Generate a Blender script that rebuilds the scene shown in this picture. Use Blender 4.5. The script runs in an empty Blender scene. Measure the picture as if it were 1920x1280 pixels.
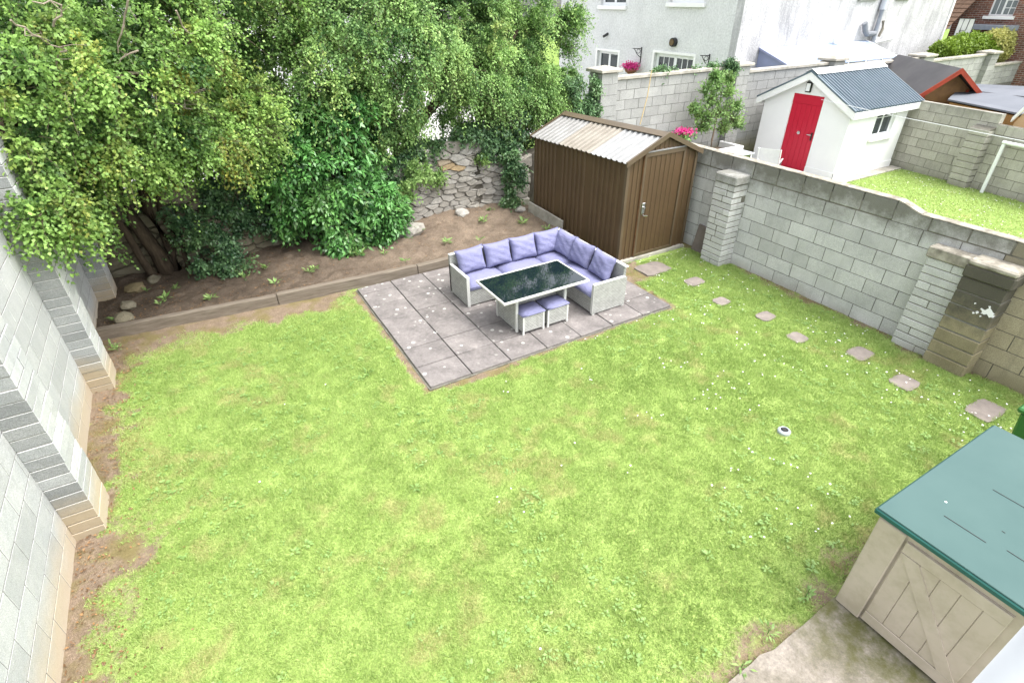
import bpy, bmesh, math, random
import numpy as np
from mathutils import Vector, Matrix

random.seed(7); RNG = np.random.default_rng(7)
SC = bpy.context.scene; COL = SC.collection
# ------------------------------------------------------------------ camera
YAW, PIT, ROL = math.radians(30.127), math.radians(32.781), math.radians(-0.454)
FPX, CAM = 1011.1, np.array([-1.8647, -5.3198, 4.2682])
_f = np.array([math.sin(YAW)*math.cos(PIT), math.cos(YAW)*math.cos(PIT), -math.sin(PIT)])
_r = np.array([math.cos(YAW), -math.sin(YAW), 0.]); _u = np.cross(_r, _f)
_r, _u = math.cos(ROL)*_r+math.sin(ROL)*_u, -math.sin(ROL)*_r+math.cos(ROL)*_u
cd = bpy.data.cameras.new('camera'); cam = bpy.data.objects.new('camera', cd); COL.objects.link(cam)
cd.sensor_width = 36; cd.lens = FPX/1920*36; cd.clip_start = .05; cd.clip_end = 600
cam.matrix_world = Matrix(((_r[0], _u[0], -_f[0], CAM[0]), (_r[1], _u[1], -_f[1], CAM[1]), (_r[2], _u[2], -_f[2], CAM[2]), (0, 0, 0, 1)))
SC.camera = cam
def ray(x, y): return _f+(x-960)/FPX*_r-(y-640)/FPX*_u
def GZ(x, y, z=0.): d = ray(x, y); return CAM+d*((z-CAM[2])/d[2])      # pixel -> point on ground height z
def GX(x, y, X): d = ray(x, y); return CAM+d*((X-CAM[0])/d[0])          # pixel -> point on a wall X
def GY(x, y, Y): d = ray(x, y); return CAM+d*((Y-CAM[1])/d[1])          # pixel -> point on a wall Y
# ------------------------------------------------------------------ sky, sun, exposure
SUN_EL, SUN_AZ = math.radians(64), math.radians(138)       # azimuth clockwise from +Y
wd = bpy.data.worlds.new('World'); SC.world = wd; wd.use_nodes = True
nt = wd.node_tree; bg = nt.nodes['Background']
sky = nt.nodes.new('ShaderNodeTexSky'); sky.sky_type = 'NISHITA'; sky.sun_disc = False
sky.sun_elevation = SUN_EL; sky.sun_rotation = SUN_AZ; sky.dust_density = 3.0; sky.air_density = 1.0
hs = nt.nodes.new('ShaderNodeHueSaturation'); hs.inputs['Saturation'].default_value = .22
nt.links.new(sky.outputs[0], hs.inputs['Color']); nt.links.new(hs.outputs[0], bg.inputs[0]); bg.inputs[1].default_value = .15
sl = bpy.data.lights.new('sun', 'SUN'); so = bpy.data.objects.new('sun', sl); COL.objects.link(so)
sl.energy = .85; sl.angle = math.radians(40); sl.color = (1, .965, .91)
sd = Vector((math.sin(SUN_AZ)*math.cos(SUN_EL), math.cos(SUN_AZ)*math.cos(SUN_EL), math.sin(SUN_EL)))
so.rotation_euler = (-sd).to_track_quat('-Z', 'Y').to_euler(); so.location = (20, -10, 30)
vs = SC.view_settings; vs.view_transform = 'Standard'; vs.look = 'None'; vs.exposure = 2.0; vs.gamma = 1; vs.use_curve_mapping = False

# ------------------------------------------------------------------ helpers: noise, materials
def hash2(i, j, s):
    n = (i.astype(np.int64)*374761393+j.astype(np.int64)*668265263+s*1274126177) & 0x7fffffff
    n = ((n ^ (n >> 13))*1274126177) & 0x7fffffff
    return ((n ^ (n >> 16)) & 0xffff)/65535.
def vn(x, y, sc, s=0):
    x = np.asarray(x, float)*sc; y = np.asarray(y, float)*sc
    i = np.floor(x); j = np.floor(y); u = x-i; v = y-j; u = u*u*(3-2*u); v = v*v*(3-2*v)
    i = i.astype(int); j = j.astype(int)
    return (hash2(i, j, s)*(1-u)+hash2(i+1, j, s)*u)*(1-v)+(hash2(i, j+1, s)*(1-u)+hash2(i+1, j+1, s)*u)*v
def fbm(x, y, sc, s=0): return (vn(x, y, sc, s)*.5+vn(x, y, sc*2.1, s+1)*.3+vn(x, y, sc*4.3, s+2)*.2)
def sstep(a, b, x): t = np.clip((np.asarray(x, float)-a)/(b-a), 0, 1); return t*t*(3-2*t)

class NT:
    def __init__(s, name, rough=.8, spec=.3):
        s.m = bpy.data.materials.new(name); s.m.use_nodes = True; s.t = s.m.node_tree
        s.b = s.t.nodes['Principled BSDF']; s.b.inputs['Roughness'].default_value = rough
        s.b.inputs['Specular IOR Level'].default_value = spec
        s.geo = s.n('ShaderNodeNewGeometry'); s.pos = s.geo.outputs['Position']
    def n(s, typ, **k):
        o = s.t.nodes.new(typ)
        for a, b in k.items(): setattr(o, a, b)
        return o
    def put(s, inp, v):
        if isinstance(v, bpy.types.NodeSocket): s.t.links.new(v, inp)
        elif isinstance(v, (tuple, list)): inp.default_value = tuple(v)+((1.,) if len(v) == 3 and len(inp.default_value) == 4 else ())
        else: inp.default_value = v
    def noise(s, scale, detail=4, rough=.6, vec=None, stretch=None):
        o = s.n('ShaderNodeTexNoise'); o.inputs['Scale'].default_value = scale; o.inputs['Detail'].default_value = detail; o.inputs['Roughness'].default_value = rough
        v = vec or s.pos
        if stretch:
            mp = s.n('ShaderNodeMapping'); s.put(mp.inputs['Vector'], v); mp.inputs['Scale'].default_value = stretch; v = mp.outputs[0]
        s.put(o.inputs['Vector'], v); return o.outputs['Fac']
    def voro(s, scale, feature='F1', vec=None):
        o = s.n('ShaderNodeTexVoronoi', feature=feature); o.inputs['Scale'].default_value = scale; s.put(o.inputs['Vector'], vec or s.pos); return o.outputs['Distance']
    def rng(s, v, a, b, c=0., d=1.):
        o = s.n('ShaderNodeMapRange'); s.put(o.inputs[0], v)
        for k, x in zip((1, 2, 3, 4), (a, b, c, d)): o.inputs[k].default_value = x
        return o.outputs[0]
    def math(s, op, a, b=0.): o = s.n('ShaderNodeMath', operation=op); s.put(o.inputs[0], a); s.put(o.inputs[1], b); return o.outputs[0]
    def mix(s, f, a, b, mode='MIX'):
        o = s.n('ShaderNodeMix', data_type='RGBA', blend_type=mode); s.put(o.inputs[0], f); s.put(o.inputs[6], a); s.put(o.inputs[7], b); return o.outputs[2]
    def attr(s, name): o = s.n('ShaderNodeAttribute', attribute_name=name); return o
    def rand(s): return s.n('ShaderNodeObjectInfo').outputs['Random']
    def xyz(s, k): o = s.n('ShaderNodeSeparateXYZ'); s.put(o.inputs[0], s.pos); return o.outputs[k]
    def bright(s, c, v):
        o = s.n('ShaderNodeHueSaturation'); s.put(o.inputs['Color'], c); s.put(o.inputs['Value'], v); return o.outputs[0]
    def bump(s, h, strength=.4, dist=.01):
        o = s.n('ShaderNodeBump'); o.inputs['Strength'].default_value = strength; o.inputs['Distance'].default_value = dist; s.put(o.inputs['Height'], h); s.put(s.b.inputs['Normal'], o.outputs[0])
    def col(s, c): s.put(s.b.inputs['Base Color'], c); return s.m

def m_plain(name, c1, c2=None, scale=6, rough=.6, spec=.3, bump=0, bscale=60, var=0., metal=0.):
    t = NT(name, rough, spec); c2 = c2 or tuple(x*.8 for x in c1)
    c = t.mix(t.rng(t.noise(scale), .35, .65), c1, c2)
    if var: c = t.bright(c, t.rng(t.rand(), 0, 1, 1-var, 1+var))
    if bump: t.bump(t.noise(bscale, 3), bump, .006)
    t.b.inputs['Metallic'].default_value = metal
    return t.col(c)

def m_block(name, c1, c2, var=.12, low=None, lowz=.45, top=None, topz=1.3, stain=.35):
    t = NT(name, .92, .15)
    c = t.mix(t.rng(t.noise(2.2, 5), .3, .7), c1, c2)
    c = t.bright(c, t.rng(t.rand(), 0, 1, 1-var, 1+var))
    sp = t.rng(t.noise(140, 2), .35, .68, .72, 1.16); c = t.bright(c, sp)
    pit = t.rng(t.voro(70), .05, .16, .62, 1.); c = t.bright(c, pit)
    c = t.mix(t.math('MULTIPLY', t.rng(t.noise(3.1, 6, .7), .55, .75), stain), c, tuple(x*.45 for x in c1))
    c = t.mix(t.rng(t.noise(1.6, 5, .65, stretch=(5, 5, .5)), .54, .72, 0, stain), c, tuple(x*.5 for x in c1))
    if low:
        z = t.math('ADD', t.xyz(2), t.math('MULTIPLY', t.noise(1.5, 4), .5)); c = t.mix(t.rng(z, lowz, lowz+.35, .75, 0.), c, low)
    if top:
        z = t.math('ADD', t.xyz(2), t.math('MULTIPLY', t.noise(4, 6, .7), .9))
        c = t.mix(t.rng(z, topz+.4, topz+.85, 0., .8), c, top)
    t.bump(t.math('ADD', t.noise(90, 3), t.math('MULTIPLY', t.noise(18, 3), 1.5)), .55, .006)
    return t.col(c)

def m_leaf(name, dark, lightc, yellow=None, rough=.5, spec=.35, trans=.3):
    t = NT(name, rough, spec)
    a = t.attr('tint').outputs['Fac']; h = t.attr('hue').outputs['Fac']
    c = t.mix(a, dark, lightc)
    if yellow: c = t.mix(h, c, yellow)
    tr = t.n('ShaderNodeBsdfTranslucent'); t.put(tr.inputs['Color'], t.bright(c, 1.25)); t.col(c)
    ms = t.n('ShaderNodeMixShader'); ms.inputs[0].default_value = trans
    t.t.links.new(t.b.outputs[0], ms.inputs[1]); t.t.links.new(tr.outputs[0], ms.inputs[2])
    t.t.links.new(ms.outputs[0], t.t.nodes['Material Output'].inputs['Surface']); return t.m

def m_glass(name, c=(.03, .04, .045), rough=.04): return m_plain(name, c, c, rough=rough, spec=.6)

# ------------------------------------------------------------------ helpers: objects
def tag(o, label=None, cat=None, group=None, kind=None):
    for k, v in (('label', label), ('category', cat), ('group', group), ('kind', kind)):
        if v: o[k] = v
    return o
def put(o, parent):
    COL.objects.link(o)
    if parent is not None:
        o.parent = parent
        if parent.type == 'EMPTY': o.matrix_parent_inverse = parent.matrix_basis.inverted()
    return o
def root(name, label, cat, loc=(0, 0, 0), group=None, rz=0.):
    o = bpy.data.objects.new(name, None); o.empty_display_size = .2; o.location = loc; COL.objects.link(o)
    o.matrix_basis = Matrix.Translation(loc) @ Matrix.Rotation(rz, 4, 'Z')
    return tag(o, label, cat, group)
class MB:
    def __init__(s): s.v = []; s.f = []
    def add(s, v, f): b = len(s.v); s.v += [tuple(map(float, p)) for p in v]; s.f += [tuple(b+i for i in q) for q in f]; return s
    def hexa(s, p): return s.add(p, [(3, 2, 1, 0), (4, 5, 6, 7), (0, 1, 5, 4), (1, 2, 6, 5), (2, 3, 7, 6), (3, 0, 4, 7)])
    def box(s, x0, x1, y0, y1, z0, z1): return s.hexa([(x0, y0, z0), (x1, y0, z0), (x1, y1, z0), (x0, y1, z0), (x0, y0, z1), (x1, y0, z1), (x1, y1, z1), (x0, y1, z1)])
    def prism(s, poly, ext):
        n = len(poly); e = Vector(ext); q = [tuple(Vector(p)+e) for p in poly]
        return s.add(list(poly)+q, [tuple(range(n-1, -1, -1)), tuple(range(n, 2*n))]+[(i, (i+1) % n, n+(i+1) % n, n+i) for i in range(n)])
    def tube(s, pts, rad, n=8):
        pts = [Vector(p) for p in pts]; rad = rad if isinstance(rad, (list, tuple)) else [rad]*len(pts)
        V = []; F = []; up = Vector((0, 0, 1))
        for i, p in enumerate(pts):
            d = (pts[min(i+1, len(pts)-1)]-pts[max(i-1, 0)]).normalized()
            a = d.cross(up); a = a.normalized() if a.length > 1e-3 else Vector((1, 0, 0)); b = a.cross(d).normalized()
            V += [p+(a*math.cos(2*math.pi*k/n)+b*math.sin(2*math.pi*k/n))*rad[i] for k in range(n)]
        for i in range(len(pts)-1):
            F += [(i*n+k, i*n+(k+1) % n, (i+1)*n+(k+1) % n, (i+1)*n+k) for k in range(n)]
        F += [tuple(range(n-1, -1, -1)), tuple(range((len(pts)-1)*n, len(pts)*n))]
        return s.add(V, F)
    def lathe(s, c, prof, n=20):
        V = [(c[0]+r*math.cos(2*math.pi*k/n), c[1]+r*math.sin(2*math.pi*k/n), c[2]+z) for r, z in prof for k in range(n)]
        F = [(i*n+k, i*n+(k+1) % n, (i+1)*n+(k+1) % n, (i+1)*n+k) for i in range(len(prof)-1) for k in range(n)]
        F += [tuple(range(n-1, -1, -1)), tuple(range((len(prof)-1)*n, len(prof)*n))]
        return s.add(V, F)
    def sheet(s, o, u, v, nrm, prof, thick=.003):
        """corrugated sheet: profile [(t, h)] along u (t in metres), straight along v"""
        o, u, v, nrm = (Vector(q) for q in (o, u, v, nrm)); V = []; n = len(prof)
        for lift in (0., -thick):
            for e in (0., 1.): V += [o+u*t+v*e+nrm*(h+lift) for t, h in prof]
        F = [(i, i+1, n+i+1, n+i) for i in range(n-1)]+[(2*n+i+1, 2*n+i, 3*n+i, 3*n+i+1) for i in range(n-1)]
        F += [(i+1, i, 2*n+i, 2*n+i+1) for i in range(n-1)]+[(n+i, n+i+1, 3*n+i+1, 3*n+i) for i in range(n-1)]
        return s.add(V, F)
    def mesh(s, name, bevel=0, smooth=False):
        me = bpy.data.meshes.new(name); me.from_pydata(s.v, [], s.f)
        b = bmesh.new(); b.from_mesh(me); bmesh.ops.recalc_face_normals(b, faces=b.faces)
        if bevel: bmesh.ops.bevel(b, geom=list(b.edges), offset=bevel, segments=1, affect='EDGES', clamp_overlap=True)
        if smooth:
            for f in b.faces: f.smooth = True
        b.to_mesh(me); b.free(); return me
    def build(s, name, mat, parent=None, bevel=0, smooth=False):
        me = s.mesh(name, bevel, smooth); me.materials.append(mat)
        return put(bpy.data.objects.new(name, me), parent)
def B(*a): return MB().box(*a)
def inst(name, me, parent, loc, rz=0., scale=(1, 1, 1), rot=None):
    o = bpy.data.objects.new(name, me); o.location = loc; o.rotation_euler = rot or (0, 0, rz); o.scale = scale
    return put(o, parent)
def np_mesh(name, V, F4, mat, parent=None, tint=None, hue=None, smooth=False):
    """numpy verts (N,3), faces (M,k) -> object"""
    me = bpy.data.meshes.new(name); k = F4.shape[1]; M = len(F4)
    me.vertices.add(len(V)); me.vertices.foreach_set('co', np.ascontiguousarray(V, np.float32).ravel())
    me.loops.add(M*k); me.loops.foreach_set('vertex_index', F4.astype(np.int32).ravel())
    me.polygons.add(M); me.polygons.foreach_set('loop_start', (np.arange(M)*k).astype(np.int32)); me.polygons.foreach_set('loop_total', np.full(M, k, np.int32))
    if smooth: me.polygons.foreach_set('use_smooth', np.ones(M, bool))
    for nm, a in (('tint', tint), ('hue', hue)):
        if a is not None:
            at = me.attributes.new(nm, 'FLOAT', 'POINT' if len(a) == len(V) else 'FACE'); at.data.foreach_set('value', np.ascontiguousarray(a, np.float32))
    me.update(calc_edges=True); me.materials.append(mat)
    return put(bpy.data.objects.new(name, me), parent)
def unit(v): return v/np.maximum(np.linalg.norm(v, axis=-1, keepdims=True), 1e-9)
def leaves(name, P, D, N, L, Wd, tint, hue, mat, parent=None):
    """diamond leaves folded a little: base P, direction D, normal N, length L, width Wd"""
    D = unit(D); S = unit(np.cross(D, N)); N = np.cross(S, D); L = np.broadcast_to(L, len(P))[:, None]; W = np.broadcast_to(Wd, len(P))[:, None]
    mid = P+D*L*.45
    V = np.stack([P, mid+S*W*.5+N*W*.15, P+D*L-N*L*.12, mid-S*W*.5+N*W*.15], 1).reshape(-1, 3)
    F = np.arange(len(P)*4).reshape(-1, 4)
    o = np_mesh(name, V, F, mat, parent, tint, hue)
    if parent is not None: o['kind'] = 'stuff'
    return o
def rdir(n): return unit(RNG.normal(size=(n, 3)))
def sprays(cent, rad, tint_c, hue_c, ntw, nl, droop, jit=.03, outc=None, spread=1.):
    """twig sprays round clump centres -> leaf positions, directions, normals, tint, hue, twig polylines"""
    K = len(cent)
    c = np.repeat(cent, ntw, 0); r = np.repeat(rad, ntw); n = len(c)
    out = unit(c-outc) if outc is not None else np.zeros_like(c)
    d = unit(rdir(n)*spread+out*.8+np.array([0, 0, .15])); ln = r*RNG.uniform(.5, 1.25, n)
    st = c+rdir(n)*(r*.35*RNG.random(n))[:, None]
    t = (np.arange(nl)+RNG.random((n, nl)))/nl
    pos = st[:, None]+d[:, None]*(ln[:, None]*t)[..., None]; pos[..., 2] -= droop*ln[:, None]*t**2
    tang = np.repeat(d[:, None], nl, 1).copy(); tang[..., 2] -= 2*droop*t
    pos += RNG.normal(size=pos.shape)*jit
    D = unit(unit(tang)+rdir(n*nl).reshape(n, nl, 3)*.9)
    N = unit(RNG.normal(size=(n, nl, 3))*.6+np.array([.1, -.2, .75])+out[:, None]*.55)
    ti = np.repeat(np.repeat(tint_c, ntw)[:, None]+RNG.normal(size=(n, 1))*.14, nl, 1)+RNG.normal(size=(n, nl))*.07+(t-.55)*.5
    hu = np.repeat(np.repeat(hue_c, ntw)[:, None], nl, 1)*np.repeat(RNG.uniform(.2, 1.5, (n, 1)), nl, 1)*RNG.uniform(.6, 1.2, (n, nl))
    q = np.stack([st, st+d*ln[:, None]*.5-np.array([0, 0, 1])*(droop*ln*.25)[:, None], st+d*ln[:, None]-np.array([0, 0, 1])*(droop*ln)[:, None]], 1)
    return pos.reshape(-1, 3), D.reshape(-1, 3), N.reshape(-1, 3), np.clip(ti.ravel(), 0, 1), np.clip(hu.ravel(), 0, 1), q
def twigs(name, q, rad, mat, parent):
    """thin three-sided twigs from polylines (n,3,3), one part"""
    n, k, _ = q.shape; a = rdir(n)[:, None]; tg = unit(q[:, -1]-q[:, 0])[:, None]; s1 = unit(np.cross(a, tg)); s2 = np.cross(tg, s1)
    rr = np.linspace(1, .35, k)[None, :, None]*rad
    ring = np.stack([q+rr*(s1*math.cos(w)+s2*math.sin(w)) for w in (0, 2.094, 4.189)], 2)
    V = ring.reshape(-1, 3); base = (np.arange(n)*k*3)[:, None, None, None]
    F = []
    for i in range(k-1):
        for j in range(3): F.append(np.array([i*3+j, i*3+(j+1) % 3, (i+1)*3+(j+1) % 3, (i+1)*3+j]))
    F = (np.array(F)[None]+(np.arange(n)*k*3)[:, None, None]).reshape(-1, 4)
    o = np_mesh(name, V, F, mat, parent); o['kind'] = 'stuff'
    return o

# ------------------------------------------------------------------ materials
M = {}
M['left_block'] = m_block('pale_concrete_block', (.51, .51, .50), (.42, .43, .43), .09, low=(.50, .40, .27), lowz=.35, stain=.22)
M['left_pier'] = m_block('pale_pier_block', (.58, .58, .56), (.46, .47, .47), .16, low=(.50, .39, .25), lowz=.45, stain=.3)
M['left_mortar'] = m_plain('pale_mortar', (.27, .265, .25), (.19, .185, .175), 9, .95, .1, .4, 80)
M['mortar'] = m_plain('mortar', (.20, .195, .18), (.13, .125, .115), 9, .95, .1, .5, 80)
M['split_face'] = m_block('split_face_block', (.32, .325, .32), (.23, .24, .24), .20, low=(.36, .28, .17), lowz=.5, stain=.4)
M['mortar_dark'] = m_plain('weathered_mortar', (.20, .19, .16), (.11, .105, .085), 5, .95, .1, .5, 80)
M['right_block'] = m_block('grey_concrete_block', (.58, .58, .56), (.48, .485, .47), .11, low=(.24, .22, .15), lowz=.0, top=(.10, .095, .07), topz=1.35)
M['old_block'] = m_block('weathered_block', (.33, .29, .19), (.22, .19, .115), .14, top=(.045, .046, .044), topz=.58)
M['far_block'] = m_block('far_grey_block', (.46, .44, .39), (.37, .355, .31), .12, low=(.19, .18, .12), lowz=.1, top=(.15, .145, .12), topz=1.6, stain=.5)
M['rear_block'] = m_block('rear_pale_block', (.37, .37, .355), (.30, .30, .29), .10, low=(.24, .21, .13), lowz=.5, stain=.3)
M['coping'] = m_plain('coping_concrete', (.44, .41, .36), (.27, .255, .22), 4, .9, .15, .4, 50)
M['oldcoping'] = m_plain('weathered_coping', (.40, .37, .31), (.17, .155, .125), 7, .95, .1, .6, 50)
M['slab'] = m_plain('paving_slab', (.218, .198, .188), (.148, .135, .129), 3, .9, .2, .5, 90, var=.10)
def lichen(m, sc=7.5, th=.22):
    t = m.node_tree; w = NT.__new__(NT); w.m = m; w.t = t; w.b = t.nodes['Principled BSDF']; w.pos = [n for n in t.nodes if n.type == 'NEW_GEOMETRY'][0].outputs['Position']
    old = w.b.inputs['Base Color'].links[0].from_socket
    d = w.math('ADD', w.voro(sc), w.math('MULTIPLY', w.noise(50, 3), .05))
    dens = w.rng(w.noise(2.6, 2), .47, .56, .0, 1.)
    f = w.math('MULTIPLY', w.rng(d, th, th+.05, .8, 0.), dens)
    w.col(w.mix(f, w.bright(old, w.math('MULTIPLY', w.rng(w.noise(25, 6, .75), .3, .7, .74, 1.2), w.rng(w.noise(5, 4, .7), .3, .7, .85, 1.15))), (.52, .51, .47)))
lichen(M['slab'])
M['stepstone'] = m_plain('stepping_stone', (.26, .225, .20), (.19, .165, .147), 6, .9, .2, .5, 80, var=.08)
M['concrete'] = m_plain('path_concrete', (.27, .24, .205), (.18, .16, .125), 3.5, .92, .2, .6, 70)
M['sleeper'] = NT('sleeper_timber', .85, .2)
_t = M['sleeper']; _c = _t.mix(_t.rng(_t.noise(5, 6, .7, stretch=(.35, 6, 6)), .3, .7), (.225, .19, .15), (.105, .085, .065))
_t.bump(_t.noise(14, 5, .7, stretch=(.3, 5, 5)), .5, .01); M['sleeper'] = _t.col(_c)
M['brown'] = m_plain('brown_coated_steel', (.098, .062, .031), (.080, .050, .025), 2, .45, .4)
M['brown2'] = m_plain('brown_coated_steel_front', (.098, .062, .031), (.084, .053, .027), 2, .42, .4)
M['brown_trim'] = m_plain('brown_trim_steel', (.115, .085, .052), (.095, .07, .043), 2, .4, .4)
M['rusty'] = m_plain('rust_edge', (.17, .09, .04), (.11, .06, .03), 8, .7, .3)
M['roof_grey'] = m_plain('grey_roof_sheet', (.26, .255, .245), (.19, .185, .175), 3, .5, .4)
M['roof_beige'] = m_plain('beige_roof_sheet', (.27, .245, .205), (.21, .185, .15), 3, .55, .4)
M['roof_white'] = m_plain('white_roof_sheet', (.32, .32, .315), (.25, .25, .245), 3, .5, .4)
M['chrome'] = m_plain('chrome', (.7, .7, .7), (.6, .6, .6), rough=.2, metal=1.)
def weave(name, c1, c2):
    t = NT(name, .6, .3); w = t.n('ShaderNodeTexBrick'); w.inputs['Scale'].default_value = 1.; w.offset = .5
    w.inputs['Brick Width'].default_value = .05; w.inputs['Row Height'].default_value = .024; w.inputs['Mortar Size'].default_value = .0030; w.inputs['Mortar Smooth'].default_value = .3
    sx = t.n('ShaderNodeSeparateXYZ'); t.put(sx.inputs[0], t.pos); cx = t.n('ShaderNodeCombineXYZ'); t.put(cx.inputs[0], t.math('ADD', sx.outputs[0], sx.outputs[1])); t.put(cx.inputs[1], sx.outputs[2])
    t.put(w.inputs['Vector'], cx.outputs[0]); w.inputs['Color1'].default_value = (*c1, 1); w.inputs['Color2'].default_value = (*c2, 1); w.inputs['Mortar'].default_value = (*[x*.42 for x in c1], 1)
    t.bump(w.outputs['Fac'], -.5, .004); return t.col(t.bright(w.outputs['Color'], t.rng(t.noise(14, 3), .3, .7, .88, 1.1)))
M['weave'] = weave('grey_rattan', (.43, .43, .405), (.35, .35, .33))
M['rattan_trim'] = m_plain('rattan_trim', (.58, .58, .55), (.50, .50, .475), 30, .55, .3)
def fabric(name, c):
    t = NT(name, .75, .25); cc = t.bright(t.mix(t.rng(t.noise(3), .3, .7), c, tuple(x*.9 for x in c)), t.rng(t.rand(), 0, 1, .94, 1.05))
    t.bump(t.math('ADD', t.noise(9, 4, .65, stretch=(1, 1, 2.2)), t.math('MULTIPLY', t.noise(300, 2), .06)), .55, .04); return t.col(cc)
M['lilac'] = fabric('lilac_fabric', (.205, .208, .345))
M['tableglass'] = m_plain('black_table_glass', (.006, .012, .016), (.006, .012, .016), rough=.03, spec=.5)
M['frame'] = m_plain('cream_aluminium', (.58, .57, .53), (.54, .53, .49), 10, .4, .4)
M['blackfoot'] = m_plain('black_rubber', (.02, .02, .02))
M['white'] = m_plain('white_render', (.80, .80, .80), (.76, .76, .765), 1.5, .7, .2, .15, 50)
M['white_trim'] = m_plain('white_trim', (.80, .80, .79), (.74, .74, .73), 3, .5, .3)
M['upvc'] = m_plain('white_plastic', (.78, .79, .80), (.74, .75, .77), 3, .3, .4)
M['red'] = NT('red_door_paint', .4, .4); _t = M['red']; _t.bump(_t.noise(5, 4, .6, stretch=(8, 8, .5)), .15, .004); M['red'] = _t.col(_t.mix(_t.noise(4), (.50, .008, .035), (.44, .008, .03)))
M['blue_roof'] = m_plain('blue_grey_steel', (.11, .145, .175), (.085, .12, .145), 2, .35, .5)
M['cap_white'] = m_plain('pale_ridge_cap', (.66, .68, .70), (.6, .62, .64), 3, .35, .5)
M['glass'] = m_glass('window_glass'); M['glass2'] = m_glass('pale_window_glass', (.16, .19, .20), .08)
M['black'] = m_plain('black_metal', (.02, .02, .022), (.03, .03, .03), 9, .5)
def dash(name, c1, c2, streak=0.):
    t = NT(name, .95, .1); c = t.mix(t.rng(t.noise(1.2, 5), .35, .7), c1, c2)
    c = t.bright(c, t.rng(t.noise(16, 2), .3, .7, .86, 1.1))
    if streak: c = t.mix(t.math('MULTIPLY', t.rng(t.noise(1.1, 7, .72, stretch=(1.6, 1.6, .35)), .48, .72), streak), c, (.22, .22, .23))
    t.bump(t.noise(22, 3, .6), .8, .03); return t.col(c)
M['dash_a'] = dash('pebbledash_plain', (.66, .665, .665), (.57, .575, .575)); M['dash_b'] = dash('pebbledash_weathered', (.56, .555, .56), (.46, .455, .465), .8)  # paler pebbledash without streaks, then the streaked weathered one
M['hedge'] = m_leaf('conifer_leaf', (.035, .075, .008), (.22, .33, .03), trans=.2)
M['goldleaf'] = m_leaf('golden_leaf', (.16, .20, .05), (.52, .50, .17), trans=.25)
M['haw1'] = m_leaf('hawthorn_leaf', (.038, .10, .022), (.29, .47, .11), (.50, .40, .07), trans=.28)
M['haw2'] = m_leaf('cascading_hawthorn_leaf', (.054, .135, .040), (.33, .52, .155), (.46, .40, .10), trans=.28)
M['shrub'] = m_leaf('glossy_shrub_leaf', (.026, .10, .024), (.16, .39, .10), (.36, .42, .12), .35, .5, .22)
M['ivy'] = m_leaf('ivy_leaf', (.024, .072, .03), (.15, .27, .11), (.2, .28, .06), .4, .45, .2)
M['weed'] = m_leaf('weed_leaf', (.13, .24, .06), (.33, .48, .16), trans=.3)
M['treelet'] = m_leaf('young_tree_leaf', (.06, .14, .04), (.24, .40, .12), (.36, .48, .16), trans=.25)
M['grass'] = m_leaf('grass_blade', (.225, .335, .080), (.42, .535, .185), (.47, .41, .21), .6, .2, .3)
M['daisy'] = m_plain('daisy_white', (.82, .82, .80), rough=.8)
M['pink'] = m_plain('pink_petal', (.65, .03, .22), (.55, .06, .25), 40, .7)
M['bark'] = NT('bark', .9, .15); _t = M['bark']; _t.bump(_t.noise(12, 5, .7, stretch=(3, 3, .6)), .9, .03); M['bark'] = _t.col(_t.mix(_t.rng(_t.noise(9, 5, .7, stretch=(2, 2, .5)), .3, .7), (.10, .075, .05), (.04, .03, .022)))
M['twig'] = m_plain('twig_bark', (.20, .15, .11), (.12, .09, .06), 8, .85)
M['palebark'] = m_plain('bare_branch', (.30, .25, .20), (.22, .18, .14), 8, .85)
def m_lawn():
    t = NT('lawn_ground', .95, .1); s = t.attr('soil').outputs['Fac']; dry = t.attr('dry').outputs['Fac']
    g = t.mix(t.rng(t.noise(3.2, 6, .7), .3, .7), (.24, .34, .085), (.33, .425, .13)); g = t.bright(g, t.rng(t.noise(60, 4, .7), .25, .75, .55, 1.35))
    g = t.mix(dry, g, (.31, .25, .12))
    so_ = t.mix(t.rng(t.noise(9, 6, .7), .3, .7), (.275, .21, .15), (.175, .13, .092)); so_ = t.bright(so_, t.rng(t.noise(45, 4, .7), .3, .7, .75, 1.2))
    so_ = t.mix(t.rng(t.noise(3.4, 5), .46, .62, 0, .7), so_, (.17, .145, .05))
    f = t.rng(t.math('ADD', s, t.rng(t.noise(11, 6, .8), .25, .75, -.42, .42)), .25, .75)
    t.bump(t.math('ADD', t.noise(40, 4, .7), t.noise(120, 3)), .7, .02); return t.col(t.mix(f, g, so_))
M['lawn'] = m_lawn()
def m_soil():
    t = NT('bed_soil', .95, .1); c = t.mix(t.rng(t.noise(1.6, 6, .7), .35, .65), (.225, .175, .13), (.13, .10, .075))
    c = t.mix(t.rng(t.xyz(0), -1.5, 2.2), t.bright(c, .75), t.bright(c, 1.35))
    c = t.bright(c, t.rng(t.noise(38, 5, .75), .28, .72, .6, 1.35)); t.bump(t.math('ADD', t.noise(22, 5, .7), t.noise(90, 3)), 1., .03); return t.col(c)
M['soil'] = m_soil()
M['fieldgrass'] = m_plain('field_grass', (.13, .20, .045), (.19, .27, .06), 3, .95, .1, .6, 40)
def m_nlawn():
    t = NT('neighbour_lawn', .95, .1); g = t.mix(t.rng(t.noise(2.4, 6, .7), .3, .7), (.19, .285, .07), (.27, .37, .11)); g = t.bright(g, t.rng(t.noise(35, 4, .7), .25, .75, .7, 1.25))
    g = t.mix(t.rng(t.noise(1.7, 5, .7), .58, .72, 0, .7), g, (.32, .26, .11)); t.bump(t.noise(50, 4, .7), .7, .02); return t.col(g)
M['nlawn'] = m_nlawn()
M['stone'] = NT('rubble_stone', .92, .15); _t = M['stone']
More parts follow.
